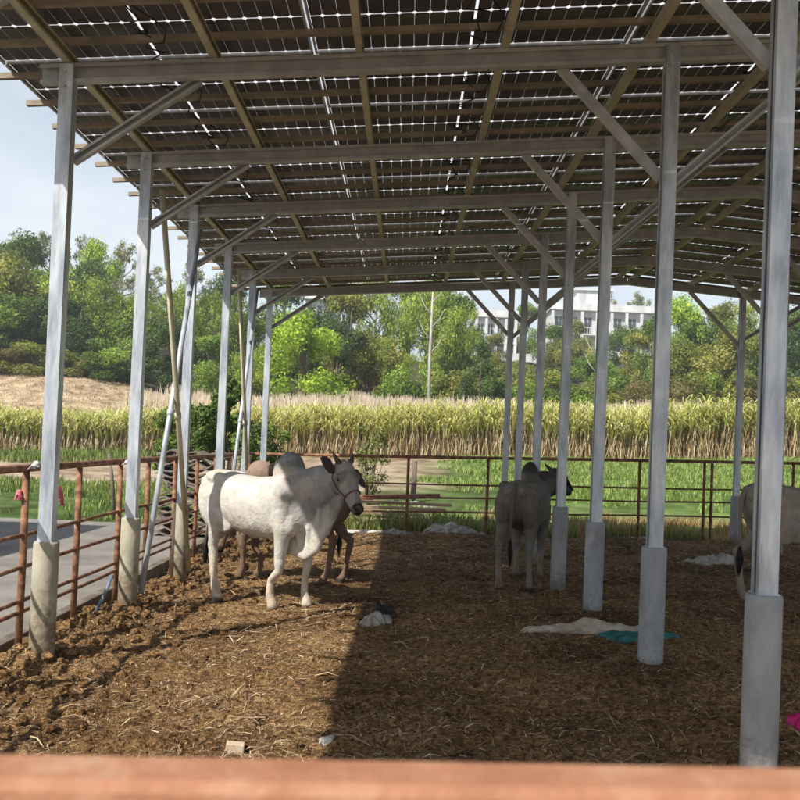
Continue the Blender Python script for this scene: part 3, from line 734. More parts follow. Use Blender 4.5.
def local_feet(loc, rz, scale, uv):
    out = {}
    Mi = Matrix.Rotation(-rz, 3, 'Z')
    for nm, (u, v) in uv.items():
        p = on_bed(u, v); q = Mi@(Vector((p.x, p.y, bedz(p.x, p.y)))-Vector(loc))/scale; out[nm] = (q.x-.02, q.y, q.z-.012)
    return out
def std_feet(loc, rz, scale, off):
    out = {}; Mr = Matrix.Rotation(rz, 3, 'Z')
    for nm, (x, y) in off.items():
        p = Vector(loc)+Mr@Vector((x, y, 0))*scale; out[nm] = (x, y, (bedz(p.x, p.y)-loc[2])/scale-.012)
    return out
WHITE = ((.57, .55, .51), (.26, .265, .275), (.025, .022, .02), (.60, .50, .38))
# big white one
rz1 = R(-33); loc1 = Vector((-1.25, 7.86, 0)); loc1.z = bedz(-1.25, 7.8)
ft = std_feet(loc1, rz1, 1., {'fr': (.33, -.13), 'fl': (.50, .14), 'hr': (-.38, -.14), 'hl': (-.72, .14)})
make_cow('white humped cow with rope halter standing side on in the sun, with grey neck', loc1, rz1, 1.0, WHITE, ft,
         {'poll': (1.0, .0, 1.245), 'dir': (.63, -.18, -.80), 'up': (.75, -.2, .62), 'ear': (.075, .05, .045), 'hornl': .07, 'earup': (.55, -.35)}, halter=True, xs_=.88)
# brown one behind it
rz2 = R(172); loc2 = Vector((-1.12, 9.15, 0)); loc2.z = bedz(-1.0, 9.1)
ft = std_feet(loc2, rz2, .90, {'fr': (.40, -.14), 'fl': (.52, .14), 'hr': (-.58, -.14), 'hl': (-.44, .14)})
BROWN = ((.19, .135, .10), (.36, .26, .21), (.03, .025, .02), (.20, .12, .08))
make_cow('brown cow mostly hidden behind the white one, only its legs and pinkish hump showing', loc2, rz2, .90, BROWN, ft,
         {'poll': (.80, .10, .74), 'dir': (-.12, .35, -.9), 'up': (.9, .2, .1), 'low': True, 'horn': False, 'swing': (.20, -.17), 'ear': (.2, .12, .09)})
# grey one seen from behind
rz3 = R(74); loc3 = Vector((1.27, 9.45, 0)); loc3.z = bedz(1.3, 9.4)
GREY = ((.17, .155, .14), (.065, .06, .058), (.02, .018, .016), (.30, .27, .23))
ft = std_feet(loc3, rz3, 1., {'fr': (.46, -.14), 'fl': (.44, .13), 'hr': (-.50, -.16), 'hl': (-.64, .14)})
make_cow('grey humped cow seen from behind with hanging tail, between the steel columns', loc3, rz3, .95, GREY, ft,
         {'poll': (.98, -.20, 1.20), 'dir': (.82, -.32, -.55), 'up': (.5, -.2, .84), 'ear': (.03, .026, .024), 'hornl': .08})
# cut off at the right edge
rz4 = R(4); loc4 = Vector((3.82, 8.3, 0)); loc4.z = bedz(3.7, 8.3)
ft = std_feet(loc4, rz4, 1., {'fr': (.45, -.14), 'fl': (.50, .14), 'hr': (-.52, -.15), 'hl': (-.62, .14)})
make_cow('dull white cow at the right edge of the picture, its rump behind the nearest column', loc4, rz4, .99, ((.36, .32, .28), (.2, .19, .18), (.025, .022, .02), (.30, .25, .20)), ft,
         {'poll': (1.0, .0, 1.15), 'dir': (.7, -.1, -.75), 'up': (.7, -.1, .65)})

# ------------------------------------------------------------------ THINGS LYING ABOUT
def rag(name, label, cat, c, sx, sy, h, mat, seed=0, rz=0, n=34, group=None, build=True, parent=None, lf=bed_h, edge=2.2):
    """a crumpled sheet or sack: an irregular thick heap following the ground"""
    V = []; 
    xs_ = np.linspace(-1, 1, n); X, Y = np.meshgrid(xs_, xs_)
    r = np.sqrt((X)**edge.__class__(2)+(Y)**2); a = np.arctan2(Y, X)
    lim = .5+.5*fbm(np.cos(a)*2.6+seed*3, np.sin(a)*2.6+seed, seed, 3)*1.2
    prof = np.clip(1-(r/lim)**edge, 0, 1)**.6
    wq = fbm(X*1.5, Y*1.5+seed, seed+9, 3)*2; cr = np.abs(fbm(X*3+seed*7+wq, Y*3-wq, seed+3, 2)-.5)*4
    Z = h*prof*np.maximum(.06, .15+1.5*fbm(X*2.2+seed, Y*2.2, seed, 3)-.4*np.minimum(cr, 1.3))
    f = np.minimum(1, lim/np.maximum(r, 1e-6)); Xs = X*f; Ys = Y*f
    px = Xs*sx; py = Ys*sy; ca, sa = math.cos(rz), math.sin(rz)
    wx = c[0]+px*ca-py*sa; wy = c[1]+px*sa+py*ca
    gz = lf(wx, wy); top = gz+Z+.004; bot = gz-.02
    A = np.stack([wx-c[0], wy-c[1], top-c[2]], -1).reshape(-1, 3); B = np.stack([wx-c[0], wy-c[1], np.minimum(bot, top-.006)-c[2]], -1).reshape(-1, 3)
    i = (np.arange(n-1)[:, None]*n+np.arange(n-1)[None, :]); q = np.stack([i, i+1, i+1+n, i+n], -1).reshape(-1, 4); k = n*n
    sides = []
    bd = [(j, j+1) for j in range(n-1)]+[(n-1+j*n, n-1+(j+1)*n) for j in range(n-1)]+[(k-1-j, k-2-j) for j in range(n-1)]+[((n-1-j)*n, (n-2-j)*n) for j in range(n-1)]
    for (p, t) in bd: sides.append([t, p, p+k, t+k])
    Fq = np.concatenate([q, q[:, ::-1]+k, np.array(sides)])
    me = npmesh(name, np.concatenate([A, B]), Fq, mat, smooth=True)
    o = link(name, me, parent, c if parent is None else None)
    if parent is None: props(o, label, cat, group)
    return o
p = on_bed(592, 634); rag('tarpaulin', 'crumpled pale tarpaulin lying on the dark bedding beside the second column', 'tarpaulin', (p.x, p.y+.08, bedz(p.x, p.y)), .60, .13, .075, M['pale_tarp'], 3, .02, 46)
p = on_bed(632, 640); rag('plastic_net', 'teal plastic netting bunched along the front of the pale tarpaulin', 'netting', (p.x, p.y-.03, bedz(p.x, p.y)), .38, .10, .055, M['teal'], 8, .03, 40)
p = on_bed(712, 563); rag('sack', 'dirty pale sack lying flat on the bedding by the right hand cow', 'sack', (p.x, p.y, bedz(p.x, p.y)), .40, .22, .11, M['sack'], 5, .1, 36)
p = on_bed(376, 622); rag('plastic_bag', 'torn white bag lying at the edge of the roof shadow', 'bag', (p.x, p.y, bedz(p.x, p.y)), .15, .12, .10, M['whitebag'], 9, .1, 30)
p = on_bed(383, 618); rag('plastic_sheet', 'black plastic scrap tangled on the torn white bag', 'sheet', (p.x+.01, p.y+.03, bedz(p.x, p.y)), .14, .08, .125, M['black'], 12, .4, 26)
p = on_bed(797, 728); rag('feed_scoop', 'magenta plastic basin scrap beside the nearest column footing', 'basin', (p.x+.05, p.y, bedz(p.x, p.y)), .12, .08, .11, M['magenta'], 4, 0, 26)
p = on_bed(326, 742); rag('paper_scrap', 'small pale scrap of paper on the sunlit bedding', 'scrap', (p.x, p.y, bedz(p.x, p.y)), .045, .022, .03, M['sack'], 14, .3, 14)
p = on_bed(235, 747); m = MB(); m.box(-.042, .042, -.022, .022, -.01, .035); o = m.build('brick', M['block'], None, loc=(p.x, p.y, bedz(p.x, p.y)+.004), bevel=.005); o.rotation_euler = (.05, .08, .1); props(o, 'pale broken brick on the sunlit bedding close to the near rail', 'brick')
for i, (u, v, sx, sy, h, lb) in enumerate([(452, 543, .55, .2, .14, 'heap of white plastic sacks by the foot of the far fence'), (392, 541, .38, .16, .07, 'flattened grey white sack by the far fence under the small shrub'), (345, 537, .62, .16, .05, 'long pale slab of flattened sacking at the sunlit end of the pen'), (645, 540, .3, .12, .06, 'small white rag at the far fence right of the grey cow')]):
    q = at(u, v, 14.12); rag('sack', lb, 'sack', (q.x, 14.12, bedz(q.x, 14.0)), sx, sy, h, M['sack'] if i == 2 else M['whitebag'], 20+i, 0, 30, lf=lambda a, b: bed_h(a, np.minimum(b, 14.0)))
q = at(565, 498, 17.5); rag('sack', 'white sheet lying in the grass beyond the far fence', 'sheet', (at(418, 498, 19).x, 19, landz(0, 19)), .5, .3, .12, M['whitebag'], 31, 0, 24, lf=land_h)

# planks and pipe behind the far fence
def plank(x0, x1, y, z, rz, w=.14, t=.035, name='plank', mat=None, label='', ry=0):
    m = MB(); L_ = (x1-x0)/2; m.box(-L_, L_, -w/2, w/2, -t/2, t/2); o = m.build(name, mat or M['wood'], None, loc=((x0+x1)/2, y, z), bevel=.004)
    o.rotation_euler = (0, ry, rz); props(o, label, name, 'planks stacked behind the far fence' if name == 'plank' else None); return o
gx = lambda u, Y: at(u, 500, Y).x
for (ua, ub, vv, Y, w, t, rz, lb) in [(300, 436, 519, 16.3, .22, .05, .02, 'lowest wide plank of the pile beyond the far fence'), (322, 424, 513, 16.4, .18, .05, -.03, 'short plank second from the bottom of the pile'), (296, 446, 507, 16.5, .20, .045, .01, 'long grey plank in the middle of the pile'), (345, 452, 503, 16.7, .16, .05, -.04, 'upper plank of the pile, its end sticking out to the right')]:
    z = at((ua+ub)/2, vv, Y).z; plank(gx(ua, Y), gx(ub, Y), Y, z, rz, w, t, label=lb)
for j, u in enumerate((330, 415)):
    z = at(u, 524, 16.5).z; m = MB(); m.box(-.11, .11, -.3, .3, -.42, 0); o = m.build('concrete_block', M['conc'], None, loc=(gx(u, 16.5), 16.6, z+.05), bevel=.01); props(o, 'concrete block under the %s end of the plank pile' % ('left' if j == 0 else 'right'), 'block')
m = MB(); A_ = at(322, 498, 16.6); B_ = at(440, 496, 16.6); m.tube([A_, B_], .045, 12); o = m.build('pipe', M['redpipe'], None, True); props(o, 'reddish pipe lying across the top of the plank pile', 'pipe')
q = at(413, 500, 20); m = MB(); m.tube([(q.x, 20, landz(q.x, 20)-.2), (q.x+.01, 20, 1.0), (q.x+.03, 20, at(413, 462, 20).z)], [.065, .055, .055], 10); o = m.build('wooden_stump', M['bark'], None, True); props(o, 'thin brown wooden stump standing beyond the far fence', 'stump')
q = at(83, 480, 13.6); m = MB(); m.tube([(q.x+.06, 15, -.2), (q.x, 15, .5), (q.x-.08, 15, at(82, 452, 15).z)], [.035, .032, .026], 8); o = m.build('wooden_stake', M['bark'], None, True); props(o, 'dark leaning wooden stake in the grass beyond the path', 'stake')
# pile of dark wavy roof tiles behind the left row
c = at(207, 520, 12.9)
tp = empty('roof_tile_pile', (c.x-.25, 12.95, -.05), 'tall stack of dark wavy roof tiles outside the left fence behind the white cow', 'tile stack')
for i in range(15):
    m = MB(); ox = random.uniform(-.06, .06); w = 11; rws = []
    for s in np.linspace(0, 1, 25):
        x = -.45+.9*s+ox; zz = i*.082+.03+.028*math.sin(s*18+i*.7)+.02*(random.random()-.5)
        rws.append([(x, -.24, zz), (x, .24, zz), (x, .24, zz+.022), (x, -.24, zz+.022)])
    m.rings(rws); m.build('roof_tile', M['tile'], tp)
# rags tied to the fence, hose, bottle
def knot(name, label, cat, u, v, Y, mat, s=.04, drop=.09, seed=0):
    c = at(u, v, Y); rr = random.Random(seed); m = MB(); m.ell((0, 0, 0), (s*.8, s*.6, s*.7), 12, 8, jit=.5)
    for i in range(4):
        dx = rr.uniform(-1, 1)*s*1.4; l = drop*(.5+rr.random()*.7)
        m.tube([(0, 0, 0), (dx*.5, -s*.4, -l*.25), (dx*.8, -s*.1, -l*.6), (dx, -s*.5, -l)], [s*.3, s*.75, s*.6, s*.7], 8, flat=.16)
    o = m.build(name, mat, None, True, loc=c); props(o, label, cat); return o
yp = lambda i: Lp[i]
knot('ribbon', 'pink rag tied to the first fence post left of the nearest left column', 'ribbon', 19, 492, Lp[0]-.03, M['pink'], .024, .05, 1)
knot('ribbon', 'pink rag hanging on the fence just right of the nearest left column', 'ribbon', 60, 488, 6.1, M['pink'], .02, .10, 2)
knot('cloth_tie', 'white rag knotted round the top rail beside the nearest left column', 'tie', 36, 464, 5.62, M['whitebag'], .03, .03, 3)
knot('cloth_tie', 'white rag knotted round the top rail beside the second left column', 'tie', 127, 462, 7.5, M['whitebag'], .028, .03, 4)
m = MB(); P_ = [(112, 576, 7.3), (108, 586, 7.2), (102, 600, 7.1), (93, 616, 6.9), (83, 628, 6.7), (73, 636, 6.4)]
m.tube([at(*q) for q in P_], .014, 8); o = m.build('hose', M['bluehose'], None, True); props(o, 'blue grey hose curving from the left fence down to the bedding', 'hose')
q = at(3, 655, 5.75); m = MB(); rs = [(0, .0), (0, .034), (.02, .038), (.11, .038), (.14, .03), (.155, .014), (.18, .014)]
m.rings([[(r*math.cos(2*math.pi*k/14), r*math.sin(2*math.pi*k/14), z) for k in range(14)] for z, r in rs[1:]]); o = m.build('bottle', M['bluebottle'], None, True, loc=(-2.75, q.y, -.03)); props(o, 'blue plastic bottle on the path at the left edge of the picture', 'bottle')

# ------------------------------------------------------------------ NEIGHBOUR SHED (throws the shade on the path)
nb = empty('neighbour_shed', (-10, 6, 0), 'plain open shed beside the path, out of the picture on the left', 'shed')
inv = Matrix.Translation(nb.location).inverted()
m = MB(); m.box(-13, -6.95, -3, 10.9, 3.8, 3.86); o = m.build('roof', M['roofgrey'], nb); o.matrix_parent_inverse = inv
for (x, y) in ((-7.6, 2), (-7.6, 10.6), (-12.8, 2), (-12.8, 10.6)):
    m = MB(); m.box(x-.06, x+.06, y-.06, y+.06, -.3, 3.797); o = m.build('column', M['galv'], nb); o.matrix_parent_inverse = inv

# ------------------------------------------------------------------ VEGETATION
def leaves(C, Nn, size, asp, col, droop=0.):
    """quads at C (n,3) facing Nn; returns V, cols"""
    n = len(C); Nn = Nn/np.maximum(np.linalg.norm(Nn, axis=1, keepdims=True), 1e-6)
    t = rng.normal(size=(n, 3)); t[:, 2] -= droop; t -= Nn*(t*Nn).sum(1, keepdims=True); t /= np.maximum(np.linalg.norm(t, axis=1, keepdims=True), 1e-6)
    b = np.cross(Nn, t); s = (size*(.6+.8*rng.random(n)))[:, None]
    P = np.stack([C-t*s, C+b*s*asp+t*s*.1, C+t*s, C-b*s*asp+t*s*.1], 1).reshape(-1, 3)
    return P, np.repeat(col, 4, 0)
def crown(blobs, nleaf, size, asp, cols, shell=.45, droop=0., var=.35):
    C = []; Nn = []; cc = []
    vol = np.array([b[3]*b[3] for b in blobs]); vol = vol/vol.sum()
    cols = np.array(cols)
    for (x, y, z, r, sq), w in zip(blobs, vol):
        k = max(6, int(nleaf*w)); d = rng.normal(size=(k, 3)); d /= np.linalg.norm(d, axis=1, keepdims=True)
        rad = r*(shell+(1.05-shell)*rng.random(k)**.6)[:, None]
        lump = (1+.28*(vnoise(d[:, 0]*2.5+x*3, d[:, 2]*2.5+d[:, 1]*2+y, 3)-.5)*2)[:, None]
        p = d*rad*lump; p[:, 2] *= sq; C.append(p+[x, y, z]); Nn.append(d+rng.normal(size=(k, 3))*.55+[0, 0, .25])
        tone = rng.random(); ci = cols[np.clip((rng.random(k)*.6+tone*.5)*len(cols), 0, len(cols)-1).astype(int)]
        cc.append(ci*(1-var/2+var*rng.random((k, 1)))*(.85+.3*tone))
    P, cl = leaves(np.concatenate(C), np.concatenate(Nn), size, asp, np.concatenate(cc)*np.array([1.9, 1.72, 1.45]), droop)
    return npmesh('crown', P, np.arange(len(P)).reshape(-1, 4), M['leaf'], cols=cl)
OLIVE = [(.075, .10, .022), (.11, .14, .03), (.16, .18, .045), (.20, .21, .06)]
GREEN = [(.045, .085, .018), (.07, .125, .022), (.10, .17, .03), (.14, .21, .045)]
DARK = [(.025, .05, .018), (.04, .075, .022), (.06, .10, .03)]
LIME = [(.08, .15, .018), (.12, .21, .025), (.18, .28, .035), (.24, .34, .05)]
BROWN_ = [(.10, .085, .04), (.13, .105, .05), (.11, .12, .04), (.09, .11, .03)]
def tree_proto(kind, seed):
    """unit tree: total height 1, width about 1 (before scaling); returns trunk mesh, crown mesh"""
    rr = random.Random(seed); global rng; rng = np.random.default_rng(seed)
    bl = []; m = MB()
    if kind in ('broad', 'dark', 'lime', 'olive'):
        nb_ = 22 if kind != 'lime' else 26
        for i in range(nb_):
            a = rr.random()*6.28; h = rr.random(); w = .40*math.sin(math.pi*(.16+.80*h))**.7; rad = w*math.sqrt(rr.random())
            r = rr.uniform(.08, .16)
            bl.append((math.cos(a)*rad, math.sin(a)*rad, .20+.70*h, r, rr.uniform(.65, .95)))
        m.tube([(0, 0, -.05), (.01, 0, .15), (-.01, .01, .4), (0, 0, .75)], [.028, .022, .016, .006], 8)
        for b in bl[:12]: m.tube([(0, 0, max(.12, b[2]*.55)), (b[0]*.5, b[1]*.5, b[2]*.8), (b[0], b[1], b[2])], [.011, .008, .003], 5)
        cols = {'broad': GREEN, 'dark': DARK, 'lime': LIME, 'olive': OLIVE}[kind]
        return m.mesh('trunk', M['bark'], True), crown(bl, 12500, .0135, .55, cols, .3)
    if kind == 'bamboo':
        for i in range(15):
            a = rr.random()*6.28; l = rr.uniform(.08, .48); h = rr.uniform(.6, 1.); pts = []
            for t in np.linspace(0, 1, 8):
                x = math.cos(a)*l*t**2.2; y = math.sin(a)*l*t**2.2; z = h*(1-(1-t)**1.5)*.97 if t < .9 else h*(.97-.05*(t-.9)*10)
                pts.append((x+math.cos(a)*.05, y+math.sin(a)*.05, z))
                if t > .12: bl.append((x+math.cos(a)*.05+rr.uniform(-.02, .02), y+math.sin(a)*.05, z, rr.uniform(.05, .085), 1.1))
            m.tube(pts, [.008, .0075, .007, .006, .005, .004, .003, .002], 5)
        return m.mesh('trunk', M['bark'], True), crown(bl, 13000, .015, .3, OLIVE if seed % 2 else [(.09, .14, .025), (.14, .20, .035), (.20, .27, .05)], .15, droop=1.4)
    if kind == 'sparse':
        m.tube([(0, 0, -.05), (.015, 0, .3), (-.01, .01, .62), (.02, 0, .95)], [.022, .016, .011, .003], 7)
        for i in range(26):
            z0 = rr.uniform(.35, .9); a = rr.random()*6.28; l = (1.05-z0)*rr.uniform(.3, .62)
            e_ = Vector((math.cos(a)*l, math.sin(a)*l, z0+l*rr.uniform(.3, .9))); s_ = Vector((0, 0, z0)); mid = s_.lerp(e_, .5)+Vector((0, 0, -.01))
            m.tube([s_, mid, e_], [.008, .005, .0015], 4)
            for q in range(4):
                s2 = s_.lerp(e_, rr.uniform(.4, .95)); m.tube([s2, s2+Vector((rr.uniform(-.09, .09), rr.uniform(-.09, .09), rr.uniform(.0, .09)))], [.0035, .001], 3)
            bl.append((e_.x, e_.y, e_.z, rr.uniform(.035, .075), .8))
        return m.mesh('trunk', M['palebark'], True), crown(bl, 2600, .011, .5, [(.10, .13, .05), (.14, .17, .07), (.18, .20, .09)], .1)
    if kind == 'spire':
        for i in range(34):
            h = rr.random()**.8; a = rr.random()*6.28; w = .34*(1-h)**.8+.04; bl.append((math.cos(a)*w*.75, math.sin(a)*w*.75, .06+.86*h, .05+.10*(1-h), .9))
        m.tube([(0, 0, -.05), (0, 0, .95)], [.02, .004], 7)
        return m.mesh('trunk', M['bark'], True), crown(bl, 10000, .014, .5, DARK+[(.07, .115, .035)], .3)
    if kind in ('shrub', 'redshrub', 'lightshrub'):
        for i in range(20):
            a = rr.random()*6.28; rad = .42*math.sqrt(rr.random()); h = rr.random()*(1-rad*1.2)
            bl.append((math.cos(a)*rad, math.sin(a)*rad, .1+.72*h, rr.uniform(.09, .17), .85))
        for i in range(6):
            b = bl[i]; m.tube([(b[0]*.2, b[1]*.2, -.05), (b[0]*.6, b[1]*.6, b[2]*.5), b[:3]], [.016, .011, .004], 5)
        return m.mesh('trunk', M['bark'], True), crown(bl, 8500, .017, .55, {'shrub': GREEN, 'redshrub': BROWN_, 'lightshrub': OLIVE+LIME[:1]}[kind], .35)
PROTO = {}
def proto(kind, v):
    if (kind, v) not in PROTO: PROTO[(kind, v)] = tree_proto(kind, 100+v*7+len(kind)*13+(v % 2))
    return PROTO[(kind, v)]
ORD = ['', 'second ', 'third ', 'fourth ', 'fifth ', 'sixth ', 'seventh ', 'eighth ', 'ninth ', 'tenth ', 'eleventh ', 'twelfth ', 'thirteenth ', 'fourteenth ', 'fifteenth ', 'sixteenth ', 'seventeenth ', 'eighteenth ', 'nineteenth ', 'twentieth ']
DESC = {'broad': ('leafy green tree', 'leafy green trees', 'broadleaf_tree', 'tree'), 'olive': ('olive green bushy tree', 'olive green bushy trees', 'broadleaf_tree', 'tree'), 'dark': ('dark green dense tree', 'dark green dense trees', 'broadleaf_tree', 'tree'),
        'lime': ('bright yellow green tree', 'bright yellow green trees', 'broadleaf_tree', 'tree'), 'bamboo': ('arching bamboo clump', 'arching bamboo clumps', 'bamboo_clump', 'bamboo'), 'sparse': ('thin half bare tree', 'thin half bare trees', 'sparse_tree', 'tree'), 'spire': ('dark conical tree', 'dark conical trees', 'conical_tree', 'tree'),
        'shrub': ('low green shrub', 'low green shrubs', 'shrub', 'shrub'), 'redshrub': ('low dull brownish shrub', 'low dull brownish shrubs', 'shrub', 'shrub'), 'lightshrub': ('low yellow green shrub', 'low yellow green shrubs', 'shrub', 'shrub')}
T_ = [  # u, v top, depth, width m, kind, variant
 (-40, 240, 76, 10, 'olive', 0), (0, 238, 74, 9.5, 'olive', 1), (28, 230, 84, 9, 'broad', 0), (52, 224, 90, 8, 'sparse', 0), (18, 282, 70, 9, 'broad', 1), (62, 292, 70, 8, 'dark', 0), (84, 258, 77, 8, 'dark', 1),
 (100, 238, 84, 6, 'lime', 1), (88, 232, 92, 6, 'sparse', 1), (124, 240, 90, 8, 'sparse', 1), (112, 272, 72, 8.5, 'bamboo', 1), (146, 282, 73, 8.5, 'bamboo', 0), (150, 262, 92, 8, 'sparse', 0), (182, 276, 80, 8, 'bamboo', 1),
 (196, 262, 86, 7, 'sparse', 1), (214, 288, 71, 7.5, 'bamboo', 0), (238, 268, 80, 8, 'dark', 0), (258, 296, 73, 7, 'broad', 1), (176, 318, 66, 6.5, 'dark', 1), (132, 318, 67, 7, 'broad', 0), (215, 330, 64, 6, 'broad', 0), (40, 255, 78, 8, 'broad', 1),
 (250, 340, 62, 6, 'bamboo', 1),
 (8, 326, 67, 6.5, 'redshrub', 0), (44, 330, 67, 6.5, 'lightshrub', 0), (78, 336, 67, 6, 'redshrub', 1), (108, 342, 66, 5.5, 'shrub', 0), (-30, 320, 68, 7, 'shrub', 1),
 (286, 272, 86, 7, 'broad', 0), (330, 262, 84, 8.5, 'dark', 0), (352, 282, 76, 7.5, 'olive', 0), (376, 300, 70, 6, 'redshrub', 1), (378, 262, 88, 8, 'sparse', 0), (402, 272, 78, 8, 'bamboo', 0), (430, 262, 82, 8, 'broad', 1), (434, 285, 72, 6.5, 'bamboo', 1), (462, 288, 76, 5.5, 'broad', 0),
 (372, 320, 66, 6, 'olive', 1), (340, 318, 64, 6, 'dark', 1), (455, 345, 62, 5, 'lightshrub', 0), (415, 340, 62, 5, 'shrub', 1), (482, 334, 58, 4.6, 'spire', 0), (500, 352, 60, 4, 'shrub', 0), (395, 335, 64, 5, 'bamboo', 1),
 (527, 300, 128, 7, 'broad', 0), (512, 345, 90, 4.5, 'lightshrub', 1), (545, 352, 74, 5, 'lightshrub', 0), (556, 322, 98, 5, 'broad', 0), (578, 318, 104, 4.5, 'olive', 0), (630, 318, 104, 5.5, 'broad', 1), (468, 318, 98, 5, 'broad', 1), (496, 330, 96, 4, 'olive', 0), (566, 333, 92, 5, 'olive', 1), (592, 348, 84, 5.5, 'broad', 1), (614, 352, 78, 5.5, 'shrub', 0), (640, 328, 90, 5.5, 'olive', 0), (655, 312, 84, 4.5, 'broad', 0),
 (606, 288, 150, 9, 'sparse', 1), (640, 290, 148, 9, 'sparse', 0), (625, 364, 65, 4.5, 'redshrub', 0), (597, 366, 64, 5, 'lightshrub', 1), (530, 364, 62, 4.5, 'shrub', 1), (563, 368, 62, 4.5, 'shrub', 0),
 (682, 296, 80, 7, 'lime', 0), (704, 303, 78, 6.5, 'broad', 1), (722, 298, 86, 6.5, 'olive', 0), (738, 316, 73, 6, 'olive', 1), (762, 298, 82, 7.5, 'bamboo', 1), (782, 314, 75, 6.5, 'dark', 0), (806, 303, 80, 8, 'broad', 0), (840, 300, 82, 9, 'olive', 0), (880, 310, 80, 9, 'broad', 1),
 (668, 350, 66, 5.5, 'redshrub', 1), (700, 350, 66, 5.5, 'lightshrub', 1), (727, 348, 66, 5, 'shrub', 1), (760, 350, 66, 5.5, 'redshrub', 0), (792, 356, 66, 5.5, 'shrub', 0), (690, 330, 72, 6, 'olive', 1), (825, 350, 66, 6, 'lightshrub', 0)]
T_.sort(key=lambda t: (t[4], t[0]))
cnt = {}; tot = {}
for t in T_: tot[t[4]] = tot.get(t[4], 0)+1
for (u, vt, D, w, kind, var) in T_:
    p = at(u, vt, D); zb = landz(p.x, p.y); h = max(1.5, p.z-zb)
    i = cnt.get(kind, 0); cnt[kind] = i+1
    ds = DESC[kind]
    if i == 0: lab = 'leftmost of the %s behind the cane field' % ds[1]
    elif i == tot[kind]-1: lab = 'rightmost of the %s behind the cane field' % ds[1]
    else: lab = '%sfrom the left of the %s behind the cane field' % (ORD[i], ds[1])
    e = empty(ds[2], (p.x, p.y, zb-.1), lab, ds[3], 'trees and shrubs behind the cane field', rz=(i*2.4+var) % 6.28)
    tm, cm = proto(kind, var)
    e.scale = (w*1.08, w*1.08, h)
    link('trunk', tm, e); link('crown', cm, e)
# bright green round tree
p = at(309, 312, 54); zb = landz(p.x, p.y)
e = empty('broadleaf_tree', (p.x, p.y, zb), 'bright lime green round tree standing alone in front of the darker trees', 'tree'); e.scale = (7.6, 7.6, (p.z-zb)*1.03)
tm, cm = tree_proto('lime', 555); link('trunk', tm, e); link('crown', cm, e)
# tall pale bare trunk in the middle
p = at(433, 300, 60); zb = landz(p.x, p.y)
# nearer bushes
def near_bush(u0, u1, vtop, D, label, seed, cols, nleaf, size, zbase=None, name='bush', sparse=False, asp=.5):
    global rng; rng = np.random.default_rng(seed); rr = random.Random(seed)
    cx_ = at((u0+u1)/2, 440, D).x; w = (u1-u0)/F*D/2; zb = landz(cx_, D) if zbase is None else zbase; h = at((u0+u1)/2, vtop, D).z-zb
    e = empty(name, (cx_, D, zb), label, 'bush'); bl = []; m = MB()
    for i in range(26 if not sparse else 18):
        a = rr.random()*6.28; rad = w*.8*math.sqrt(rr.random()); z = h*(.12+.8*rr.random()); r = (w*.28 if not sparse else w*.42)*rr.uniform(.7, 1.2)
        bl.append((math.cos(a)*rad, math.sin(a)*rad*.8, z, r, .9))
        m.tube([(0, 0, -.1), (math.cos(a)*rad*.5, math.sin(a)*rad*.4, z*.55), (math.cos(a)*rad, math.sin(a)*rad*.8, z)], [.02, .013, .004], 5)
    m.build('stems', M['bark'], e, True); link('foliage', crown(bl, nleaf, size, asp, cols, .3 if not sparse else .02), e); return e
near_bush(188, 262, 372, 17.5, 'dark green leafy bush growing beyond the fence behind the left columns', 3, [(.03, .065, .015), (.05, .095, .02), (.085, .14, .03)], 9000, .045)
near_bush(226, 300, 420, 16.2, 'low green bush beyond the far corner of the pen, behind the white cow', 5, [(.04, .075, .02), (.07, .12, .03), (.11, .16, .04)], 6000, .04)
near_bush(350, 392, 424, 19.0, 'small thin shrub standing in the dirt beyond the far fence', 4, [(.07, .10, .03), (.11, .14, .05), (.16, .18, .07)], 1500, .035, name='small_shrub', sparse=True)
near_bush(150, 200, 400, 21, 'mid green bush beyond the path, left of the dark bush', 6, GREEN, 5000, .05)

# pale thin trunk (young eucalyptus) among the middle trees
for (u, vt, vb, D, lb) in ((433, 290, 380, 57, 'tall thin pale trunk standing among the middle trees'), (598, 340, 385, 57, 'thin yellowish bare trunk in front of the white house')):
    p = at(u, vt, D); zb = landz(p.x, D); m = MB(); m.tube([(p.x+.05, D, zb-.1), (p.x-.03, D, (zb+p.z)/2), (p.x, D, p.z)], [.12, .10, .05], 8)
    for i in range(5):
        z = zb+(p.z-zb)*(.55+.09*i); s = (-1)**i; m.tube([(p.x, D, z), (p.x+s*.5, D, z+.6), (p.x+s*.8, D+.2, z+1.3)], [.05, .03, .01], 5)
    o = m.build('bare_trunk', M['palebark'], None, True); props(o, lb, 'trunk')

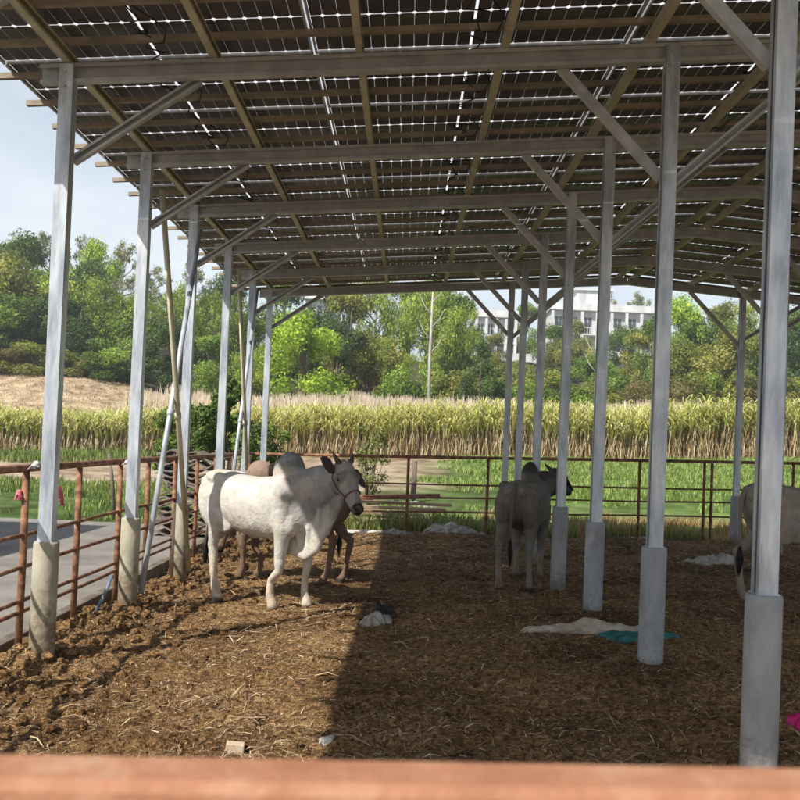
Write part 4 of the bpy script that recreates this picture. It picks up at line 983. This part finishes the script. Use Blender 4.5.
# sugar cane
def cane_field():
    global rng; rng = np.random.default_rng(12)
    n = 15000
    x = rng.uniform(-27, 27, n); y = 34.5+(rng.random(n)**1.7)*11; x = np.round(x/.28)*.28+rng.normal(0, .09, n)
    k = np.abs(x) < y*.5+4; x = x[k]; y = y[k]; n = len(x)
    z0 = land_h(x, y); H = (1.55+.02*x+.5*(fbm(x*.35, y*.35, 70, 3)-.5)*1.6)*(.8+.35*rng.random(n)); H = H*(.9+.22*rng.random(n)**4+.16*vnoise(x*.9, y*.9, 72)); H = np.maximum(H, 1.0)
    H = H*(1-.12*sm(-9, -14, x)); y0f = y
    V = []; C = []
    lean = rng.normal(0, .10, (n, 2)); lean[:, 1] -= .03
    # stalks: crossed thin quads
    front = y < 38.5
    for ang in (0, 1.57):
        q = front; w = .020
        a = np.stack([x[q], y[q], z0[q]-.1], -1); b = a+np.stack([lean[q, 0]*H[q]*.6, lean[q, 1]*H[q]*.6, H[q]*.62+.1], -1)
        s = np.array([math.cos(ang)*w, math.sin(ang)*w, 0]); V.append(np.stack([a-s, a+s, b+s*.7, b-s*.7], 1).reshape(-1, 3))
        cc = np.array([[.52, .36, .19], [.60, .45, .25], [.42, .28, .14], [.64, .52, .32]])[rng.integers(0, 4, q.sum())]*(.7+.6*rng.random((q.sum(), 1))); C.append(np.repeat(cc, 4, 0))
    # dry hanging leaves low down on the front rows
    for r in range(7):
        q = (y < 37.0); m_ = q.sum(); h0 = H[q]*(.18+.5*rng.random(m_)); a = np.stack([x[q]+lean[q, 0]*h0, y[q]+lean[q, 1]*h0, z0[q]+h0], -1)
        ang = rng.random(m_)*6.28; L_ = .25+.4*rng.random(m_); d = np.stack([np.cos(ang)*.35, np.sin(ang)*.35, -.9+0*ang], -1)*L_[:, None]; s = np.stack([-np.sin(ang), np.cos(ang), 0*ang], -1)*.017
        V.append(np.stack([a-s, a+s, a+d+s*.3, a+d-s*.3], 1).reshape(-1, 3)); cc = np.array([[.62, .50, .28], [.52, .40, .2], [.70, .60, .36]])[rng.integers(0, 3, m_)]*(.75+.5*rng.random((m_, 1))); C.append(np.repeat(cc, 4, 0))
    # arching green leaves: 3 segments
    for r in range(9):
        h0 = H*(.48+.34*rng.random(n)); a = np.stack([x+lean[:, 0]*h0, y+lean[:, 1]*h0, z0+h0], -1)
        ang = rng.random(n)*6.28; L_ = (.45+.5*rng.random(n)); up = .9+.5*rng.random(n)
        ca, sa = np.cos(ang), np.sin(ang); s = np.stack([-sa, ca, 0*ang], -1)*.021
        p1 = a+np.stack([ca*.2*L_, sa*.2*L_, up*.42*L_], -1); p2 = p1+np.stack([ca*.28*L_, sa*.28*L_, up*.22*L_], -1); p3 = p2+np.stack([ca*.35*L_, sa*.35*L_, -.18*L_], -1)
        base = np.array([[.66, .68, .18], [.52, .60, .13], [.76, .75, .27], [.84, .77, .40], [.74, .66, .30]])[rng.integers(0, 5, n)]*(.75+.5*rng.random((n, 1)))
        for (A_, B_, wa, wb) in ((a, p1, .6, 1), (p1, p2, 1, .8), (p2, p3, .8, .1)):
            V.append(np.stack([A_-s*wa, A_+s*wa, B_+s*wb, B_-s*wb], 1).reshape(-1, 3)); C.append(np.repeat(base, 4, 0))
    V = np.concatenate(V); C = np.concatenate(C)
    return npmesh('sugar_cane', V, np.arange(len(V)).reshape(-1, 4), M['cane'], cols=C)
o = link('sugar_cane', cane_field()); props(o, 'yellow green sugar cane with dry brown lower stalks across the field', 'cane', kind='stuff')
def reeds():
    global rng; rng = np.random.default_rng(15)
    n = 15000; x = rng.uniform(-34, 36, n); y = 45+rng.random(n)*9; k = (np.abs(x) < y*.5+5) & (x > -14+rng.normal(0, .8, n)); x = x[k]; y = y[k]; n = len(x)
    z0 = land_h(x, y); H = (2.35+.35*vnoise(x*.6, y*.6, 71))*(.75+.4*rng.random(n))*np.interp(x, [-14, 0, 25], [1.0, .93, .8]); V = []; C = []
    for r in range(3):
        l = rng.normal(0, .1, (n, 2)); a = np.stack([x, y, z0], -1)+rng.normal(0, .1, (n, 3))*[1, 1, 0]; m_ = a+np.stack([l[:, 0]*.5, l[:, 1]*.5, H*.8], -1); b = m_+np.stack([l[:, 0], l[:, 1], H*.25], -1)
        s = np.array([.026, 0, 0]); cc = np.array([[.62, .50, .36], [.72, .60, .46], [.54, .43, .29], [.78, .70, .58]])[rng.integers(0, 4, n)]*(.8+.35*rng.random((n, 1)))
        V += [np.stack([a-s*.4, a+s*.4, m_+s*.6, m_-s*.6], 1).reshape(-1, 3), np.stack([m_-s*1.0, m_+s*1.0, b+s*.2, b-s*.2], 1).reshape(-1, 3)]; C += [np.repeat(cc*.85, 4, 0), np.repeat(cc, 4, 0)]
    V = np.concatenate(V); return npmesh('dry_reeds', V, np.arange(len(V)).reshape(-1, 4), M['cane'], cols=np.concatenate(C))
o = link('dry_reeds', reeds()); props(o, 'pale dry feathery reeds standing behind the sugar cane', 'reeds', kind='stuff')

def grass(n, xr, yr, hlo, hhi, cols, test, name, label, wid=.008, seed=1, hf=land_h, nseg=1):
    global rng; rng = np.random.default_rng(seed)
    x = rng.uniform(*xr, n); y = rng.uniform(*yr, n); k = (np.abs(x) < y*.5+1.5) & test(x, y); x = x[k]; y = y[k]; n = len(x)
    z = hf(x, y); H = hlo+(hhi-hlo)*rng.random(n)*(.4+1.2*vnoise(x*1.5, y*1.5, 5)); a = rng.random(n)*6.28; l = H*.5*rng.random(n)
    A_ = np.stack([x, y, z-.01], -1); B_ = A_+np.stack([np.cos(a)*l*.4, np.sin(a)*l*.4, H*.6], -1); C_ = A_+np.stack([np.cos(a)*l, np.sin(a)*l, H], -1); b = rng.random(n)*3.14
    s = np.stack([np.cos(b), np.sin(b), 0*b], -1)*wid*(.6+.06*y[:, None])
    cc = np.array(cols)[rng.integers(0, len(cols), n)]*(.7+.55*rng.random((n, 1)))
    V = np.concatenate([np.stack([A_-s, A_+s, B_+s*.8, B_-s*.8], 1).reshape(-1, 3), np.stack([B_-s*.8, B_+s*.8, C_+s*.1, C_-s*.1], 1).reshape(-1, 3)]); C = np.concatenate([np.repeat(cc, 4, 0)]*2)
    o = link(name, npmesh(name, V, np.arange(len(V)).reshape(-1, 4), M['cane'], cols=C)); props(o, label, 'grass', kind='stuff')
gcol = [(.15, .21, .04), (.21, .29, .06), (.32, .37, .12), (.10, .15, .04)]
grass(90000, (-2, 18), (16, 34), .05, .17, gcol+[(.30, .42, .12)], lambda x, y: (x > .5+(y-20)*.12+(fbm(x*.7, y*.7, 6, 3)-.5)*4) & (fbm(x*.8, y*.8, 16, 3)+.40*sm(19, 26, y) > .68), 'young_grass', 'bright green grass growing in the plot right of the middle beyond the far fence', .007, 2)
grass(26000, (-14, 5), (14.6, 22), .05, .22, gcol, lambda x, y: (fbm(x*.9, y*.9, 26, 3) > .5) & ((x < -3.2) | ((y < 17.2) & (x < 2))), 'verge_grass', 'rough green grass beyond the concrete path and the far fence', .007, 3)
grass(9000, (-18, -9), (27, 34), .1, .3, gcol, lambda x, y: fbm(x*.9, y*.9, 27, 3) > .4, 'field_edge_grass', 'green grass strip at the left edge of the cane field', .008, 4)
grass(7000, (-2.2, 9), (14.5, 15.1), .05, .32, gcol+[(.42, .34, .14), (.36, .30, .12)], lambda x, y: vnoise(x*1.3, y, 36) > .5, 'fence_weeds', 'green weeds growing along the foot of the far fence', .006, 5)
grass(16000, (1.5, 9), (14.6, 17.8), .05, .22, [(.45, .32, .14), (.52, .40, .2), (.34, .24, .1)], lambda x, y: fbm(x*.9, y*.9, 46, 3) > .4, 'dry_grass', 'dry orange grass just beyond the far fence on the right', .006, 6)
grass(16000, (-36, -12), (44, 66), .03, .13, [(.55, .42, .28), (.62, .48, .34), (.48, .36, .22)], lambda x, y: x < 0, 'stubble', 'pale dry stubble on the sloping field at the left', .007, 7)

# ------------------------------------------------------------------ HOUSES
def house(name, label, u0, u1, vtop, vbot, D, floors, ncol, mat, porch, depth=8, roof=True):
    A_ = at(u0, vbot, D); B_ = at(u1, vbot, D); W = B_.x-A_.x; zt = at((u0+u1)/2, vtop, D).z; zb = landz(A_.x, D)-1; xc = (A_.x+B_.x)/2
    e = empty(name, (xc, D, zb), label, 'house'); Hh = zt-zb; fh = 3.1
    m = MB(); m.box(-W/2, W/2, 0, depth, 0, Hh); m.build('wall', mat, e)
    m = MB(); m.box(-W/2-.35, W/2+.35, -.9, depth+.3, Hh+.002, Hh+.28); r = m.build('roof', M['wall'], e)
    m = MB(); m.box(-W/2-.3, W/2+.3, -.85, -.7, Hh+.283, Hh+.9)
    for i in range(int(W/1.2)): m.box(-W/2+i*1.2, -W/2+i*1.2+.18, -.86, -.69, Hh+.9, Hh+1.0)
    m.build('parapet', M['wall'], r)
    for f in range(floors):
        z = Hh-fh*(f+1)
        if z < .2: break
        if porch:
            m = MB(); m.box(-W/2-.2, W/2+.2, -1.3, -.003, z-.22, z-.02); b = m.build('balcony', M['wall'], e)
            m = MB(); m.box(-W/2-.2, W/2+.2, -1.3, -1.24, z+.75, z+.85)
            for i in range(int(W/.35)): m.box(-W/2+i*.35, -W/2+i*.35+.10, -1.29, -1.23, z-.018, z+.748)
            m.build('railing', M['wall'], b)
            for i in range(ncol+1):
                x = -W/2+W*i/ncol; m = MB(); m.box(x-.16, x+.16, -1.28, -.96, z-.015, z+fh-.225); m.build('pillar', M['wall'], e)
        for i in range(ncol):
            x = -W/2+W*(i+.5)/ncol; ww = W/ncol*.26; z0 = z+(.05 if (i+f) % 2 == 0 else .9); z1 = z+2.3
            m = MB(); m.box(x-ww, x+ww, -.03, -.003, z0, z1); w = m.build('window', M['glass'], e)
            m = MB(); t = .07
            m.box(x-ww-t, x-ww, -.07, -.001, z0-t, z1+t); m.box(x+ww, x+ww+t, -.07, -.001, z0-t, z1+t); m.box(x-ww, x+ww, -.07, -.001, z1, z1+t); m.box(x-ww, x+ww, -.07, -.001, z0-t, z0); m.box(x-.03, x+.03, -.065, -.032, z0, z1)
            m.build('frame', M['wall'], w)
            if (i*7+f*3) % 4 == 1:
                m = MB(); m.box(x-ww+.02, x-.05, -.036, -.0305, z0+.1, z1-.05); m.build('curtain', M['curtain'], w)
    return e, W, Hh
M['wall'].name = 'white_plaster'
house('white_house', 'small white house with pillared balconies on the hill left of the inner columns', 474, 513, 318, 372, 112, 4, 4, M['wall'], True)
e, W, Hh = house('white_house', 'wide white three storey house with balconies on the hill behind the inner columns', 549, 652, 312, 380, 120, 4, 7, M['wall'], True)
m = MB(); m.box(-3.4, 1.2, 1.2, 6, Hh+.3, Hh+3.0); o = m.build('stair_tower', M['wall'], e)
m = MB(); m.box(-3.8, 1.6, .9, 6.3, Hh+3.002, Hh+3.25); m.build('roof', M['wall'], o)
house('roadside_house', 'low cream walled house below the small white one', 486, 530, 362, 385, 100, 1, 3, M['wall2'], False, 6)
house('distant_house', 'pale house half hidden behind the middle trees', 305, 332, 300, 340, 125, 2, 3, M['wall'], False, 6)

m = MB(); m.box(-225, 225, -65, 425, -3, 42); mh = bpy.data.materials.new('haze_air'); th_ = nt(mh); oh = N(th_, 'ShaderNodeOutputMaterial'); vh = N(th_, 'ShaderNodeVolumePrincipled')
vh.inputs['Density'].default_value = .0010; vh.inputs['Color'].default_value = (.92, .95, 1, 1); vh.inputs['Anisotropy'].default_value = .3; th_.links.new(vh.outputs[0], oh.inputs['Volume'])
o = m.build('haze', mh); props(o, 'faint pale haze over the fields', 'haze', kind='stuff')
# ------------------------------------------------------------------ SKY, SUN, CAMERA
SUNV = Vector((-1.0, -1.15, 1.58)).normalized()
el = math.asin(SUNV.z); az = math.atan2(SUNV.x, SUNV.y)
w = bpy.data.worlds.new('World'); sc.world = w; w.use_nodes = True; t = w.node_tree; t.nodes.clear()
sky = t.nodes.new('ShaderNodeTexSky'); sky.sky_type = 'NISHITA'; sky.sun_disc = False; sky.sun_elevation = el; sky.sun_rotation = az; sky.air_density = 1.0; sky.dust_density = 1.5; sky.ozone_density = 1.2
bg = t.nodes.new('ShaderNodeBackground'); bg.inputs[1].default_value = .10; ow = t.nodes.new('ShaderNodeOutputWorld')
tc = t.nodes.new('ShaderNodeTexCoord'); mp = t.nodes.new('ShaderNodeMapping'); mp.inputs['Scale'].default_value = (1, 1, 2.6)
cn = t.nodes.new('ShaderNodeTexNoise'); cn.inputs['Scale'].default_value = 2.2; cn.inputs['Detail'].default_value = 6; cn.inputs['Roughness'].default_value = .55
cr = t.nodes.new('ShaderNodeValToRGB'); cr.color_ramp.elements[0].position = .3; cr.color_ramp.elements[0].color = (.42, .42, .42, 1); cr.color_ramp.elements[1].position = .7; cr.color_ramp.elements[1].color = (.95, .95, .95, 1)
mx = t.nodes.new('ShaderNodeMix'); mx.data_type = 'RGBA'; mx.inputs[7].default_value = (7.9, 8.5, 8.9, 1)      # thin bright cloud veil
t.links.new(tc.outputs['Generated'], mp.inputs[0]); t.links.new(mp.outputs[0], cn.inputs['Vector']); t.links.new(cn.outputs['Fac'], cr.inputs[0])
sx = t.nodes.new('ShaderNodeSeparateXYZ'); mr = t.nodes.new('ShaderNodeMapRange'); mr.inputs[1].default_value = .36; mr.inputs[2].default_value = .62; mr.inputs[3].default_value = 1; mr.inputs[4].default_value = .06
mm = t.nodes.new('ShaderNodeMath'); mm.operation = 'MULTIPLY'; t.links.new(tc.outputs['Generated'], sx.inputs[0]); t.links.new(sx.outputs[2], mr.inputs[0]); t.links.new(mr.outputs[0], mm.inputs[0]); t.links.new(cr.outputs[0], mm.inputs[1])
t.links.new(mm.outputs[0], mx.inputs[0]); t.links.new(sky.outputs[0], mx.inputs[6])
t.links.new(mx.outputs[2], bg.inputs[0]); t.links.new(bg.outputs[0], ow.inputs[0])
sl = bpy.data.lights.new('sun', 'SUN'); sl.energy = 5.0; sl.angle = R(.55); sl.color = (1, .955, .88)
so = bpy.data.objects.new('sun', sl); COL.objects.link(so); so.rotation_euler = SUNV.to_track_quat('Z', 'Y').to_euler(); so.location = (-8, -6, 14)
cd = bpy.data.cameras.new('camera'); cam = bpy.data.objects.new('camera', cd); COL.objects.link(cam)
Mc = Matrix((RIGHT, UP, -FWD)).transposed().to_4x4(); Mc.translation = (0, 0, CAMZ); cam.matrix_world = Mc
cd.sensor_width = 36; cd.lens = F/800*36; cd.shift_x = (400-CX)/800; cd.shift_y = (CY-400)/800; cd.clip_start = .05; cd.clip_end = 1500
cd.dof.use_dof = True; cd.dof.focus_distance = 8.5; cd.dof.aperture_fstop = 8.0
sc.camera = cam
vs = sc.view_settings; vs.view_transform = 'Standard'; vs.look = 'None'; vs.gamma = 1; vs.exposure = .40; vs.use_curve_mapping = False
sc.cycles.max_bounces = 8; sc.cycles.transparent_max_bounces = 12; sc.cycles.use_denoising = True
